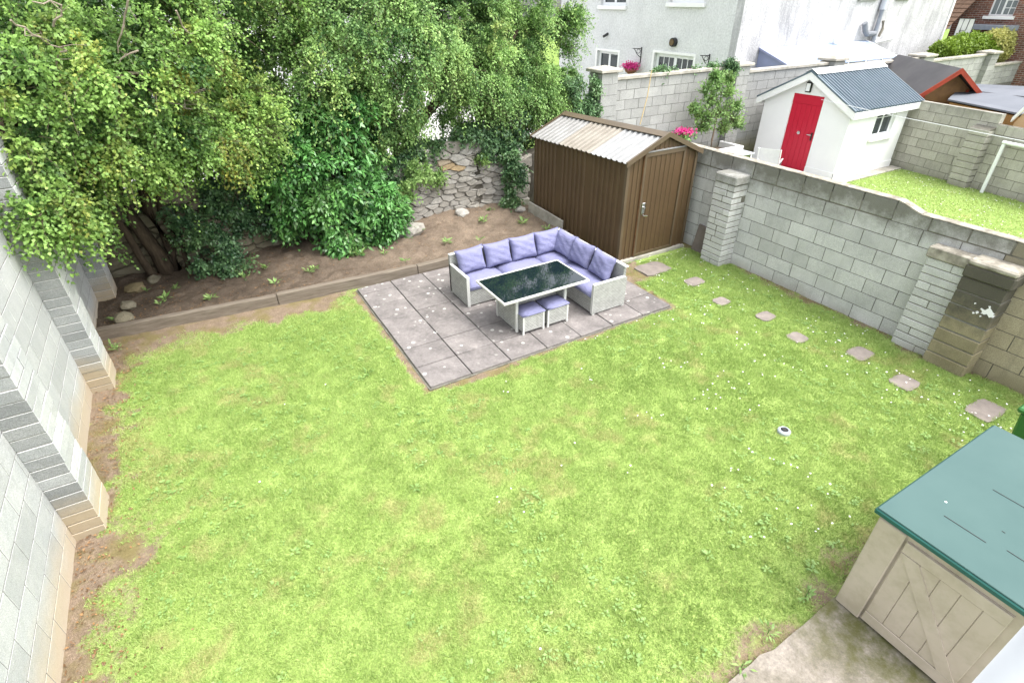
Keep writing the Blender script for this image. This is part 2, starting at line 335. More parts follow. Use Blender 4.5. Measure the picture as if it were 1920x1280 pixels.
_c = _t.mix(_t.rng(_t.rand(), .1, .9), (.39, .37, .335), (.28, .26, .225)); _c = _t.mix(_t.rng(_t.rand(), .96, .965), _c, (.38, .285, .17)); _c = _t.bright(_c, _t.rng(_t.noise(7, 6, .7), .3, .7, .72, 1.2)); _c = _t.bright(_c, _t.rng(_t.noise(60, 4, .7), .3, .7, .85, 1.12))
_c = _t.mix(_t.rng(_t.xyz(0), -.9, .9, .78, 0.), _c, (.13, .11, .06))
_t.bump(_t.math('ADD', _t.noise(30, 5, .7), _t.noise(8, 4)), .8, .02); M['stone'] = _t.col(_c)
M['stonecore'] = m_plain('wall_core_rubble', (.10, .09, .075), (.055, .05, .04), 6, .95, .1, .8, 40)
M['litter'] = m_leaf('leaf_litter', (.10, .055, .03), (.30, .17, .07), trans=.05)

# ------------------------------------------------------------------ ground, lawn, bed, path
gd = B(-60, 90, -25, 110, -.30, -.06).build('ground', M['fieldgrass']); tag(gd, kind='structure')
def sleeper_y(x): return np.interp(np.asarray(x, float), [-3.76, -1.29, 0., 4.5], [3.60, 3.37, 3.225, 3.225])
def soil_mask(x, y):
    n = fbm(x, y, 1.3, 11)-.5; n2 = fbm(x, y, 4.2, 15)-.5
    left = 1-sstep(-.30, .42, (x+3.42)+n*.9+n2*.9-.22*sstep(1.2, 3., y))
    top = sstep(-.62, .05, (y-sleeper_y(x))+.22+n*.7+n2*.6)*(1-sstep(-.5, .3, x))
    tl = (1-sstep(.1, 1.6, np.hypot((x+3.6)*.8, (y-3.5))+n*.9+n2*.5))*1.
    dx = np.maximum(np.maximum(-x, x-4.2), 0); dy = np.maximum(np.maximum(-y, y-3.2), 0); d = np.hypot(dx, dy)
    pat = (1-sstep(.03, .17, d+n*.22+n2*.22))*.9
    rw = (1-sstep(.0, .34, (6.37-x)+n*.45+n2*.4))*.8
    pa = (1-sstep(.0, .5, (y+4.42)+n*.5+n2*.7))*.68*sstep(-1.2, .6, x)
    shed = (1-sstep(.05, .3, np.hypot(np.maximum(4.2-x, 0)+np.maximum(x-4.75, 0), np.maximum(1.15-y, 0)+np.maximum(y-2., 0))+n*.3))*.8
    st = np.exp(-((x-3.19)**2+(y+2.86)**2)/.02)*.5
    return np.clip(np.maximum.reduce([left, top, tl, pat, rw, pa, shed, st]), 0, 1)
def dry_mask(x, y): return np.clip(sstep(.57, .74, fbm(x, y, 3.6, 31)*.7+fbm(x, y, 1.1, 35)*.3+.05*sstep(1.5, -3.5, x))*.5, 0, 1)
def dry_mask_old(x, y): return np.clip(sstep(.56, .76, fbm(x, y, 1.5, 31)-.035+.12*(fbm(x, y, 7, 33)-.5)+.07*sstep(1.5, -3.5, x))*.8, 0, 1)
STEPS = [(5.205, .451, .18, .13), (5.044, -.30, .135, .115), (5.251, -.996, .15, .12), (5.118, -1.646, .14, .13), (5.493, -2.361, .19, .14), (5.342, -3.049, .17, .145), (5.607, -3.855, .24, .15), (4.955, 1.235, .30, .22)]
gx, gy = np.meshgrid(np.arange(-3.80, 6.46, .04), np.arange(-4.46, 3.70, .04)); nx, ny = gx.shape[1], gx.shape[0]
px, py = gx.ravel(), gy.ravel(); sm = soil_mask(px, py)
zz = -.012+(fbm(px, py, 1.2, 3)-.5)*.03+(vn(px, py, 9, 5)-.5)*.014-sm*.012
inpat = (px > -.06) & (px < 4.3) & (py > -.06) & (py < 3.3); zz[inpat] = np.minimum(zz[inpat], -.02)
for a, b, p, q in STEPS: m_ = (abs(px-a) < p+.02) & (abs(py-b) < q+.02); zz[m_] = np.minimum(zz[m_], -.018)
idx = np.arange(nx*ny).reshape(ny, nx); F = np.stack([idx[:-1, :-1], idx[:-1, 1:], idx[1:, 1:], idx[1:, :-1]], -1).reshape(-1, 4)
lawn = np_mesh('lawn', np.stack([px, py, zz], 1), F, M['lawn'], smooth=True)
for nm, a in (('soil', sm), ('dry', dry_mask(px, py))):
    at = lawn.data.attributes.new(nm, 'FLOAT', 'POINT'); at.data.foreach_set('value', a.astype(np.float32))
tag(lawn, kind='structure')
# grass blades
n = 900000; x = RNG.uniform(-3.75, 6.36, n); y = RNG.uniform(-4.42, 3.6, n)
ok = (RNG.random(n) > np.clip(soil_mask(x, y)*1.2+.35*(fbm(x, y, 7, 17)-.5), 0, .99)+.01) & ~((x > -.03) & (x < 4.23) & (y > -.03) & (y < 3.3)) & ~((x > 4.5) & (y > 1.55)) & ~((x > 1.8) & (x < 3.45) & (y < -4.36))
for a, b, p, q in STEPS: ok &= ~((abs(x-a) < p*.93-.02*RNG.random(len(x))) & (abs(y-b) < q*.93-.02*RNG.random(len(x))))
x, y = x[ok], y[ok]; n = len(x)
big = fbm(x, y, .9, 41); tuft = vn(x, y, 13, 43)
h = (.016+.022*tuft+.012*RNG.random(n))*(1-.5*soil_mask(x, y)); D = rdir(n); D[:, 2] = np.abs(D[:, 2])+.45; D = unit(D)
S = unit(np.cross(D, rdir(n))); P = np.stack([x, y, np.full(n, -.016)+(fbm(x, y, 1.2, 3)-.5)*.03], 1); w = RNG.uniform(.0022, .0048, n)[:, None]
V = np.stack([P-S*w, P+S*w, P+D*(h*1.25)[:, None]], 1).reshape(-1, 3)
ti = np.clip(.15+.55*big+.35*(tuft-.5)+RNG.normal(size=n)*.22+.15*(vn(x, y, 4, 45)-.5), 0, 1); hu = np.clip(dry_mask(x, y)*1.1*RNG.random(n)+.25*(RNG.random(n) > .9), 0, 1)
gr = np_mesh('grass', V, np.arange(3*n).reshape(-1, 3), M['grass'], None, ti, hu); tag(gr, 'short mown green grass of the lawn', 'grass', kind='stuff')
# broad leaved lawn weeds and clover, daisies
def rosettes(cx, cy, z, nleaf, L, W, tint, lift=.35):
    k = len(cx); nl = nleaf; a = RNG.uniform(0, 6.283, (k, nl)); D = np.stack([np.cos(a), np.sin(a), RNG.uniform(.05, lift, (k, nl))], -1)
    P = np.repeat(np.stack([cx, cy, np.broadcast_to(z, k)], 1)[:, None], nl, 1)+D*.01; N = np.zeros_like(D); N[..., 2] = 1
    LL = (np.asarray(L)*np.ones(k))[:, None]*RNG.uniform(.6, 1.2, (k, nl)); t = np.clip(tint+RNG.normal(size=(k, nl))*.18, 0, 1)
    return P.reshape(-1, 3), D.reshape(-1, 3), N.reshape(-1, 3)+rdir(k*nl)*.2, LL.ravel(), LL.ravel()*W, t.ravel(), np.zeros(k*nl)
k = 3800; cx = RNG.uniform(-3.3, 6.2, k); cy = RNG.uniform(-4.3, 3.3, k); keep = (fbm(cx, cy, 1.1, 51) > .5) & (soil_mask(cx, cy) < .5) & ~((cx > -.1) & (cx < 4.3) & (cy > -.1))
cx, cy = cx[keep], cy[keep]
for a, b, p, q in STEPS: kk = ~((abs(cx-a) < p+.03) & (abs(cy-b) < q+.03)); cx, cy = cx[kk], cy[kk]
ws = rosettes(cx, cy, .004, 6, RNG.uniform(.018, .045, len(cx)), .55, .6)
k2 = 22; c2 = np.stack([RNG.uniform(-3.0, 5.5, k2), RNG.uniform(-4.3, 2.6, k2)], 1); c2 = c2[~((c2[:, 0] > -.3) & (c2[:, 0] < 4.5) & (c2[:, 1] > -.3))]
wb = rosettes(c2[:, 0], c2[:, 1], .006, 10, .060, .30, .55)
wv = leaves('clover', *[np.concatenate(q) for q in zip(ws, wb)], M['weed']); tag(wv, 'clover and broad-leaved weeds scattered through the lawn', 'lawn weeds', kind='stuff')
k = 1500; cx = RNG.uniform(-3.2, 6.2, k); cy = RNG.uniform(-4.3, 2.4, k); dens = fbm(cx, cy, 1.6, 61)+.20*sstep(1., 5.5, cx)-.12*(cx < .5)
keep = (dens > .66) & (soil_mask(cx, cy) < .4) & ~((cx > -.1) & (cx < 4.3) & (cy > -.1)); cx, cy = cx[keep], cy[keep]; k = len(cx)
ang = np.arange(6)*math.pi/3; R6 = RNG.uniform(.007, .0125, k)
V = np.stack([cx[:, None]+np.cos(ang)*R6[:, None], cy[:, None]+np.sin(ang)*R6[:, None], np.full((k, 6), .034)+RNG.normal(size=(k, 6))*.003], -1).reshape(-1, 3)
dz = np_mesh('daisies', V, np.arange(6*k).reshape(-1, 6), M['daisy']); tag(dz, 'tiny white daisies and clover flowers in the lawn', 'daisies', kind='stuff')
# raised soil bed
gx, gy = np.meshgrid(np.arange(-3.80, 4.62, .045), np.linspace(0, 1, 62)); px = gx.ravel(); y0 = sleeper_y(px)+.06; py = y0+gy.ravel()*(6.0-y0)
zb = .115+(fbm(px, py, 2.2, 71)-.5)*.10+(vn(px, py, 11, 73)-.5)*.05+sstep(4.6, 5.9, py)*.06
idx = np.arange(len(px)).reshape(gx.shape); F = np.stack([idx[:-1, :-1], idx[:-1, 1:], idx[1:, 1:], idx[1:, :-1]], -1).reshape(-1, 4)
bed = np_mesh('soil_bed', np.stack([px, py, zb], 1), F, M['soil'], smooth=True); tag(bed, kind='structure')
def bedz(x, y): return .115+(fbm(x, y, 2.2, 71)-.5)*.10+(vn(x, y, 11, 73)-.5)*.05+sstep(4.6, 5.9, y)*.06
k = 5200; x = RNG.uniform(-3.7, 4.4, k); y = sleeper_y(x)+.1+RNG.random(k)*2.3; k1 = 1500; x1 = -3.75+np.abs(RNG.normal(size=k1))*.3; y1 = RNG.uniform(-4, 3.5, k1)
keep = RNG.random(k) < .25+.75*sstep(.6, .75, fbm(x, y, 1.2, 81)+.25*(x < -.5)); x, y = x[keep], y[keep]; z = bedz(x, y)+.006
x = np.concatenate([x, x1]); y = np.concatenate([y, y1]); z = np.concatenate([z, np.full(k1, .0)]); k = len(x)
N = unit(rdir(k)*.5+np.array([0, 0, 1.])); D = np.cross(N, rdir(k)); L = RNG.uniform(.012, .04, k)
lt = leaves('leaf_litter', np.stack([x, y, z], 1), D, N, L, L*.5, RNG.random(k), np.zeros(k), M['litter']); tag(lt, 'dead leaves and crumbs strewn on the bare soil', 'leaf litter', kind='stuff')
# concrete path
mb = MB(); xs = np.arange(-.6, 6.5, .12); top = [(x_, -4.42+.035*float(vn(x_, 0, 5, 91)-.5)*2+.02*float(vn(x_, 1, 14, 92)-.5), .018) for x_ in xs]
mb.prism([(6.5, -6.2, .018), (-.6, -6.2, .018)]+top, (0, 0, -.1)); pth = mb.build('concrete_path', M['concrete']); tag(pth, kind='structure')
_w = NT.__new__(NT); _w.m = M['concrete']; _w.t = _w.m.node_tree; _w.b = _w.t.nodes['Principled BSDF']; _w.pos = [q for q in _w.t.nodes if q.type == 'NEW_GEOMETRY'][0].outputs['Position']
_o = _w.b.inputs['Base Color'].links[0].from_socket
_o = _w.bright(_o, _w.rng(_w.noise(26, 8, .8), .32, .68, .6, 1.3))
_sx = _w.rng(_w.math('ADD', _w.xyz(0), _w.math('MULTIPLY', _w.noise(3, 5, .7), .9)), 1.55, 2.05); _w.col(_w.mix(_w.math('MULTIPLY', _sx, _w.rng(_w.noise(7, 5, .7), .3, .6)), _o, (.10, .10, .035)))
# patio
pat = MB().box(-.02, 4.22, -.02, 3.22, -.06, -.016).build('patio', M['mortar_dark']); tag(pat, kind='structure')
sy = .4918
me_slab = MB().box(-.294, .294, -.241, .241, -.03, .03).mesh('slab', .007); me_slab.materials.append(M['slab'])
me_half = MB().box(-.294, .294, -.125, .125, -.03, .03).mesh('half_slab', .007); me_half.materials.append(M['slab'])
for i in range(7):
    off = (random.random()-.5)*.03 if i else 0
    for j in range(7):
        if j < 6: inst('slab', me_slab, pat, (.3+i*.6+random.uniform(-.003, .003), .246+j*sy+off*(j > 0)*.6, -.012+random.uniform(-.004, .006)), random.uniform(-.006, .006), rot=(random.uniform(-.006, .006), random.uniform(-.006, .006), random.uniform(-.006, .006)))
        else: inst('slab', me_half, pat, (.3+i*.6, 6*sy+.131, -.010))
# ------------------------------------------------------------------ block walls
def blockmesh(L, T, H, mat, bev=.002):
    me = MB().box(-L/2, L/2, -T/2, T/2, -H/2, H/2).mesh('block', bev); me.materials.append(mat); return me
def block_wall(rt, o, d, length, z0, course, ncourse, bl, mat, mortar, thick=.1, jit=.003, rec=.009, topf=None, skip=None, zb=None):
    """wall face line starts at o (x, y), runs along unit d; face is to the right of d"""
    o = np.array(o, float); d = np.array(d, float)/np.hypot(*d); nrm = np.array([d[1], -d[0]]); rz = math.atan2(d[1], d[0])
    full = blockmesh(bl-.011, thick, course-.011, mat)
    for c in range(ncourse):
        s = -(c % 2)*bl/2+random.uniform(-.03, .03); zc = z0+(c+.5)*course
        while s < length:
            a, b = max(s, 0), min(s+bl, length); s += bl
            if b-a < .07: continue
            mid = (a+b)/2; H = course
            if topf:
                t_ = topf(mid)-(z0+c*course)
                if t_ < .05: continue
                H = min(course, t_)
            if skip and skip(mid, zc): continue
            p = o+d*mid-nrm*(thick/2+random.uniform(-jit, jit))
            inst('block', full, rt, (p[0], p[1], z0+c*course+H/2), rz+random.uniform(-.003, .003), ((b-a-.011)/(bl-.011), 1, (H-.011)/(course-.011)))
    m = MB(); n = 12
    for i in range(n):
        a, b = length*i/n, length*(i+1)/n; t_ = min(topf((a+b)/2) if topf else z0+ncourse*course, z0+ncourse*course)-.006
        pa, pb = o+d*a-nrm*rec, o+d*b-nrm*rec; qa, qb = o+d*a-nrm*(thick-rec), o+d*b-nrm*(thick-rec)
        m.hexa([(*pa, z0), (*pb, z0), (*qb, z0), (*qa, z0), (*pa, t_), (*pb, t_), (*qb, t_), (*qa, t_)])
    m.build('mortar', mortar, rt)
def pier(rt, x0, x1, y0, y1, z0, course, n, mat, mortar, axis='y', name='pier', split=.35, endmat=None, bev=.003):
    """solid pier of flat-laid blocks, one core part with block sub-parts"""
    g = .006; core = MB().box(x0+g*1.3, x1-g*1.3, y0+g*1.3, y1-g*1.3, z0, z0+n*course-.004).build(name, mortar, rt)
    me = {}
    for c in range(n):
        a0, a1 = (y0, y1) if axis == 'y' else (x0, x1); cuts = [a0, a1]
        if random.random() < split: cuts = [a0, a0+(a1-a0)*random.choice((.35, .5, .65)), a1]
        for u, v in zip(cuts[:-1], cuts[1:]):
            k = round((v-u)/(a1-a0), 2)
            W = (v-u)-.008 if len(cuts) > 2 else v-u
            if k not in me: me[k] = blockmesh(x1-x0 if axis == 'y' else W, W if axis == 'y' else y1-y0, course-.010, mat, bev)
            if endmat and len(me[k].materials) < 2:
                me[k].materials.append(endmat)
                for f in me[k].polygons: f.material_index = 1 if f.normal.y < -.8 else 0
            m_ = (u+v)/2; xc, yc = ((x0+x1)/2, m_) if axis == 'y' else (m_, (y0+y1)/2)
            inst('block', me[k], core, (xc+random.uniform(-.006, .004), yc+random.uniform(-.004, .004), z0+(c+.5)*course), random.uniform(-.006, .006))
    return core
lw = root('block_wall', 'tall pale concrete block wall with piers along the left edge of the lawn', 'wall', (-3.78, 1.5, 0))
block_wall(lw, (-3.78, -4.2), (0, 1), 10.4, -.04, .228, 14, .462, M['left_block'], M['left_mortar'], thick=.1, rec=.003, jit=.0008)
for o in list(lw.children): pass
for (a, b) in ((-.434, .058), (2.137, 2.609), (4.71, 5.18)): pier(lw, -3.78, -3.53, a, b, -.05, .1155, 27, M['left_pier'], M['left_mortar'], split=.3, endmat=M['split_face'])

rw = root('block_wall', 'grey concrete block wall with a stepped top along the right of the lawn', 'wall', (6.37, -1.5, 0))
def rtop(s):                    # s measured from the camera end (Y=-5.4) to the shed end (Y=1.95)
    Y = -5.4+s
    return 1.845 if Y > -1.70 else 1.72+(.125*(Y+1.98)/.28 if Y > -1.98 else 0)
def rwall():
    o_, d_ = (6.37, 4.9), (0, -1)
    block_wall(rw, (6.37, 4.9), (0, -1), 10.4, -.025, .2275, 7, .470, M['right_block'], M['mortar_dark'], thick=.14)
    # top course, cut down past the step
    full = blockmesh(.459, .14, .24, M['right_block'], .012); s = 4.9
    for y1 in np.arange(4.85, -5.4, -.47):
        y0 = y1-.47; zb_ = -.025+7*.2275; t1 = 1.845
        if y1 < -1.95: t1 = 1.745
        elif y1 < -1.6:
            MB().prism([(6.368, y0+.006, zb_+.005), (6.368, y1-.006, zb_+.005), (6.368, y1-.006, 1.843), (6.368, y0+.14, 1.745), (6.368, y0+.006, 1.743)], (.137, 0, 0)).build('sloping_top_block', M['right_block'], rw); continue
        inst('block', full, rw, (6.44, (y0+y1)/2, (zb_+t1)/2+.004), math.pi/2+random.uniform(-.004, .004), (1, 1, (t1-zb_-.008)/.24))
    MB().box(6.378, 6.50, -5.4, 4.85, 1.55, 1.73).build('top_mortar', M['mortar_dark'], rw)
    MB().box(6.365, 6.515, -1.734, 4.86, 1.8455, 1.862).build('coping_mortar', M['oldcoping'], rw, bevel=.008)
    MB().hexa([(6.366, -2.06, 1.747), (6.514, -2.06, 1.747), (6.514, -1.735, 1.846), (6.366, -1.735, 1.846), (6.366, -2.06, 1.764), (6.514, -2.06, 1.764), (6.514, -1.735, 1.863), (6.366, -1.735, 1.863)]).build('coping_mortar', M['oldcoping'], rw)
    MB().box(6.365, 6.515, -5.4, -2.061, 1.7455, 1.762).build('coping_mortar', M['oldcoping'], rw, bevel=.008)
rwall()
M['tan_block'] = m_block('tan_weathered_block', (.40, .355, .25), (.31, .27, .18), .12, low=(.17, .15, .08), lowz=.1, top=(.16, .15, .11), topz=1.25, stain=.5)
_alt = {}
for o in rw.children:
    if o.name.startswith('block') and o.location.y < -3.2 and o.location.y > -9:
        if o.data.name not in _alt: _alt[o.data.name] = o.data.copy(); _alt[o.data.name].materials[0] = M['tan_block']
        o.data = _alt[o.data.name]
p = pier(rw, 6.03, 6.37, .66, 1.10, -.03, .108, 14, M['right_block'], M['mortar_dark'], split=.5, bev=.008)
B(6.01, 6.38, .645, 1.115, 1.484, 1.64).build('pier_cap', M['right_block'], p, bevel=.02)
p = pier(rw, 6.20, 6.37, -2.87, -2.39, -.03, .112, 12, M['right_block'], M['mortar_dark'], split=.45, bev=.007)
B(6.17, 6.37, -2.885, -2.37, 1.318, 1.47).build('pier_cap', M['oldcoping'], p, bevel=.015)
p = pier(rw, 6.09, 6.37, -3.37, -2.875, -.03, .185, 7, M['old_block'], M['mortar'], split=.0, bev=.012)
B(6.06, 6.375, -3.40, -2.865, 1.268, 1.43).build('pier_cap', M['old_block'], p, bevel=.02)
B(6.055, 6.37, -3.39, -2.87, 1.431, 1.50).build('cap_top', M['oldcoping'], p, bevel=.02)
mb = MB()
for k, (a0, z0_, r0_) in enumerate(((-3.30, .945, .052), (-3.255, .925, .035), (-3.335, .915, .035), (-3.19, .89, .020), (-3.16, .865, .014), (-3.22, .95, .012), (-3.28, 1.01, .013), (-3.13, .99, .010), (-3.24, .86, .010))):
    mb.prism([(6.0835-.0004*k, a0+math.cos(t)*r0_*random.uniform(.5, 1.3), z0_+math.sin(t)*r0_*random.uniform(.5, 1.2)) for t in np.linspace(0, 6.283, 15)[:-1]], (.03, 0, 0))
mb.build('plaster_patch', M['white'], p); 
lean = MB().hexa([(6.22, 1.14, -.02), (6.26, 1.14, -.02), (6.26, 1.52, -.02), (6.22, 1.52, -.02), (6.325, 1.14, .47), (6.365, 1.14, .47), (6.365, 1.52, .49), (6.325, 1.52, .49)]).build('leaning_slab', m_plain('dark_slab', (.20, .17, .15), (.14, .12, .105), 5, .9, .2, .4), bevel=.006)
tag(lean, 'dark paving slab leaning on the block wall between shed and pier', 'slab')

# rear wall between the gardens, beyond the shed
bw = root('rear_block_wall', 'high pale block wall with capped piers behind the white garden building', 'wall', (12, 6, 0))
bays = [(7.62, 11.87, 2.56), (12.36, 16.25, 2.42), (16.8, 21.55, 2.28), (22.2, 26.6, 2.16), (27.2, 34., 1.72)]
for a, b, t_ in bays:
    hgt = t_+.02; nc = 11 if a < 20 else 8; cs = .2345
    block_wall(bw, (a, 6.), (1, 0), b-a, t_-.10-nc*cs, cs, nc, .47, M['rear_block'], M['mortar'], thick=.15, skip=(lambda s_, z_, a=a: z_ < .9 and a > 16.5))
    B(a, b, 5.955, 6.2, t_-.094, t_-.01).build('coping', M['coping'], bw, bevel=.012)
for a, b, t_ in ((7.12, 7.62, 2.75), (11.87, 12.36, 2.62), (16.25, 16.8, 2.52), (21.55, 22.2, 2.36), (26.6, 27.2, 2.22)):
    nc = 11; cs = (t_-.07)/nc; q = pier(bw, a, b, 5.80, 6.30, -.02, cs, nc, M['rear_block'], M['mortar'], axis='x', split=.4)
    mb = MB(); zc = t_-.075; mb.box(a-.07, b+.07, 5.73, 6.37, zc, zc+.07); mb.build('cap', M['coping'], q, bevel=.01)
    mb = MB().add([(a-.06, 5.74, zc+.071), (b+.06, 5.74, zc+.071), (b+.06, 6.36, zc+.071), (a-.06, 6.36, zc+.071), ((a+b)/2, 6.05, zc+.14)], [(3, 2, 1, 0), (0, 1, 4), (1, 2, 4), (2, 3, 4), (3, 0, 4)]); mb.build('cap_top', M['coping'], q)
# lower return wall left of the first pier
rr = root('low_block_wall', 'short rendered block wall stub beside the first capped pier', 'wall', (6.8, 6, 0))
block_wall(rr, (6.2, 6.05), (1, 0), .92, .0, .23, 8, .47, M['rear_block'], M['mortar'], thick=.2)
B(6.2, 7.1, 6.03, 6.27, 1.842, 1.90).build('coping', M['coping'], rr, bevel=.01)

fw = root('far_block_wall', 'weathered grey block wall behind the neighbouring lawn, right of the white building', 'wall', (15.2, 1, 0))
o_ = np.array((15.75, 3.1)); e_ = np.array((14.72, -2.2)); d_ = (e_-o_)/np.hypot(*(e_-o_)); ln = float(np.hypot(*(e_-o_)))
block_wall(fw, o_, d_, ln, -.06, .228, 8, .45, M['far_block'], M['mortar_dark'], thick=.14, topf=lambda s_: 1.765 if s_ < 2.45 else 1.54)
for s0 in (2.02, ):
    q0, q1 = o_+d_*s0, o_+d_*(s0+.46); n_ = np.array((d_[1], -d_[0])); q = MB().hexa([(*(q0+n_*.21), -.05), (*(q1+n_*.21), -.05), (*q1, -.05), (*q0, -.05), (*(q0+n_*.21), 1.40), (*(q1+n_*.21), 1.40), (*q1, 1.46), (*q0, 1.46)]).build('pier', M['mortar_dark'], fw)
    me = blockmesh(.462, .225, .145, M['far_block'], .01)
    for c in range(9):
        qc = o_+d_*(s0+.23)+n_*.108; inst('block', me, q, (qc[0], qc[1], .02+c*.158+.04), math.atan2(d_[1], d_[0])+random.uniform(-.01, .01))

# ------------------------------------------------------------------ rubble stone wall
def clip(poly, a, b, c):            # keep a*x+b*y<=c
    out = []
    for i in range(len(poly)):
        p, q = poly[i], poly[(i+1) % len(poly)]; fp, fq = a*p[0]+b*p[1]-c, a*q[0]+b*q[1]-c
        if fp <= 0: out.append(p)
        if (fp < 0) != (fq < 0) and abs(fp-fq) > 1e-12: t_ = fp/(fp-fq); out.append((p[0]+(q[0]-p[0])*t_, p[1]+(q[1]-p[1])*t_))
    return out
def swy(x): return 5.62+.16*math.sin(x*.9+.4)-.30*math.exp(-((x-1.9)/.5)**2)+(.12 if x > 3.6 else 0)
def swtop(x): return 1.20+.17*math.exp(-((x-3.2)/.7)**2)+.10*math.sin(x*2.3)+.06*math.sin(x*5.1)
sw = root('stone_wall', 'old dry rubble stone wall with ivy at the back of the soil bed', 'wall', (0, 5.7, 0))
mb = MB(); xs = np.arange(-4.2, 7.2, .3)
for a in xs:
    b = a+.3; mb.hexa([(a, swy(a)+.05, -.05), (b, swy(b)+.05, -.05), (b, swy(b)+.5, -.05), (a, swy(a)+.5, -.05), (a, swy(a)+.12, swtop(a)-.07), (b, swy(b)+.12, swtop(b)-.07), (b, swy(b)+.45, swtop(b)-.07), (a, swy(a)+.45, swtop(a)-.07)])
mb.build('core', M['stonecore'], sw)
pts = []; ST = 2.5
for _ in range(40000):
    if len(pts) >= 300: break
    X_ = random.uniform(-4.0, 4.75); Z_ = random.uniform(.05, 1.62)
    if -.75 < X_ < 1.45 or Z_ > swtop(X_): continue
    dmin = (.25 if X_ < 0 else .150)*random.choice((.8, .9, 1, 1.15, 1.5 if Z_ < .5 else 1.1))
    if all(math.hypot((X_-a)/ST, Z_-b) > dmin*.72 for a, b in pts): pts.append((X_, Z_))
for (a, b) in pts:
    poly = [(a-.34, b-.2), (a+.34, b-.2), (a+.34, b+.2), (a-.34, b+.2)]
    for (c, d) in pts:
        if (c, d) == (a, b) or abs(c-a) > .9 or abs(d-b) > .6: continue
        ux, uz = (c-a)/ST**2, (d-b); mx, mz = (a+c)/2, (b+d)/2
        poly = clip(poly, ux, uz, ux*mx+uz*mz)
        if len(poly) < 3: break
    if len(poly) < 3: continue
    cx = sum(p[0] for p in poly)/len(poly); cz = sum(p[1] for p in poly)/len(poly)
    # resample to 8 rounded points
    P2 = [(np.array(poly[i])*.86+np.array(poly[(i+1) % len(poly)])*.14, np.array(poly[i])*.14+np.array(poly[(i+1) % len(poly)])*.86) for i in range(len(poly))]
    ring = [q for pr_ in P2 for q in pr_]; k = len(ring)
    dep = random.uniform(.0, .05); V = []
    for sc_, dy in ((1.0, .12), (.985, .0), (.85, -.03-random.uniform(0, .025))):
        for q in ring:
            x_ = cx+(q[0]-cx)*sc_; z_ = cz+(q[1]-cz)*sc_; g_ = .006
            V.append((x_+random.uniform(-g_, g_), swy(x_)+.03+dy-dep+random.uniform(-g_, g_)*1.6+.07*z_, z_+random.uniform(-g_, g_)))
    Fc = [(r_*k+i, r_*k+(i+1) % k, (r_+1)*k+(i+1) % k, (r_+1)*k+i) for r_ in range(2) for i in range(k)]+[tuple(range(2*k, 3*k))]
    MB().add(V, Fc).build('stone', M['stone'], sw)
# loose stones in the bed
for (X_, Y_, r_, lab) in ((3.05, 5.32, .13, 'squarish loose stone lying at the foot of the stone wall'), (1.62, 4.86, .24, 'large tan boulder at the foot of the stone wall beside the shrub'), (-3.35, 4.25, .10, 'pale loose stone in the soil bed next to the left block wall'), (-3.4, 3.85, .12, 'flat loose stone near the sleeper end by the left wall'), (-2.98, 5.12, .09, 'rounded stone between the tree stems'), (-3.25, 4.9, .13, 'mossy stone in the dark corner by the left wall'), (4.32, 4.9, .10, 'small grey stone by the corner of the brown shed')):
    b_ = bmesh.new(); bmesh.ops.create_icosphere(b_, subdivisions=2, radius=1)
    for v in b_.verts: v.co = Vector((v.co.x*1.25, v.co.y, v.co.z*.75))*r_*(1+.28*(float(vn(v.co.x*1.7+X_*9, v.co.y*1.7+v.co.z*2.1, 1.3, 5))-.5)*2)
    me = bpy.data.meshes.new('loose_stone'); b_.to_mesh(me); b_.free(); me.materials.append(M['stone'])
    o = bpy.data.objects.new('loose_stone', me); o.location = (X_, Y_, float(bedz(X_, Y_))+r_*.35); COL.objects.link(o); tag(o, lab, 'stone', 'loose stones in the bed')
# ------------------------------------------------------------------ sleepers
def sleeper(x0, x1, lab, dz=0.):
    a, b = np.array((x0, float(sleeper_y(x0)))), np.array((x1, float(sleeper_y(x1)))); d = (b-a)/np.hypot(*(b-a)); n_ = np.array((-d[1], d[0]))*.11
    o = MB().hexa([(*a, -.06), (*b, -.06), (*(b+n_), -.06), (*(a+n_), -.06), (*a, .165+dz), (*b, .165+dz), (*(b+n_), .165+dz), (*(a+n_), .165+dz)]).build('timber_sleeper', M['sleeper'], bevel=.01)
    tag(o, lab, 'sleeper', 'timber sleepers edging the soil bed')
J1, J2 = GZ(523, 571)[0], GZ(784, 514)[0]
sleeper(-3.77, J1-.004, 'brown timber sleeper edging the soil bed, running to the left block wall', -.01)
sleeper(J1+.004, J2-.004, 'middle timber sleeper edging the soil bed, by the patio corner', .005)
sleeper(J2+.004, 4.45, 'timber sleeper edging the soil bed behind the corner sofa')
for (ya, yb, zt, lab) in ((3.98, 4.72, .34, 'concrete edging slab upright against the brown shed, nearer the stone wall'), (3.42, 3.975, .32, 'concrete edging slab upright against the brown shed, nearer the sofa')):
    tag(MB().hexa([(4.405, ya, -.02), (4.45, ya, -.02), (4.45, yb, -.02), (4.405, yb, -.02), (4.42, ya, zt), (4.465, ya, zt), (4.465, yb, zt+.02), (4.42, yb, zt+.02)]).build('edging_slab', M['coping'], bevel=.006), lab, 'edging slab')
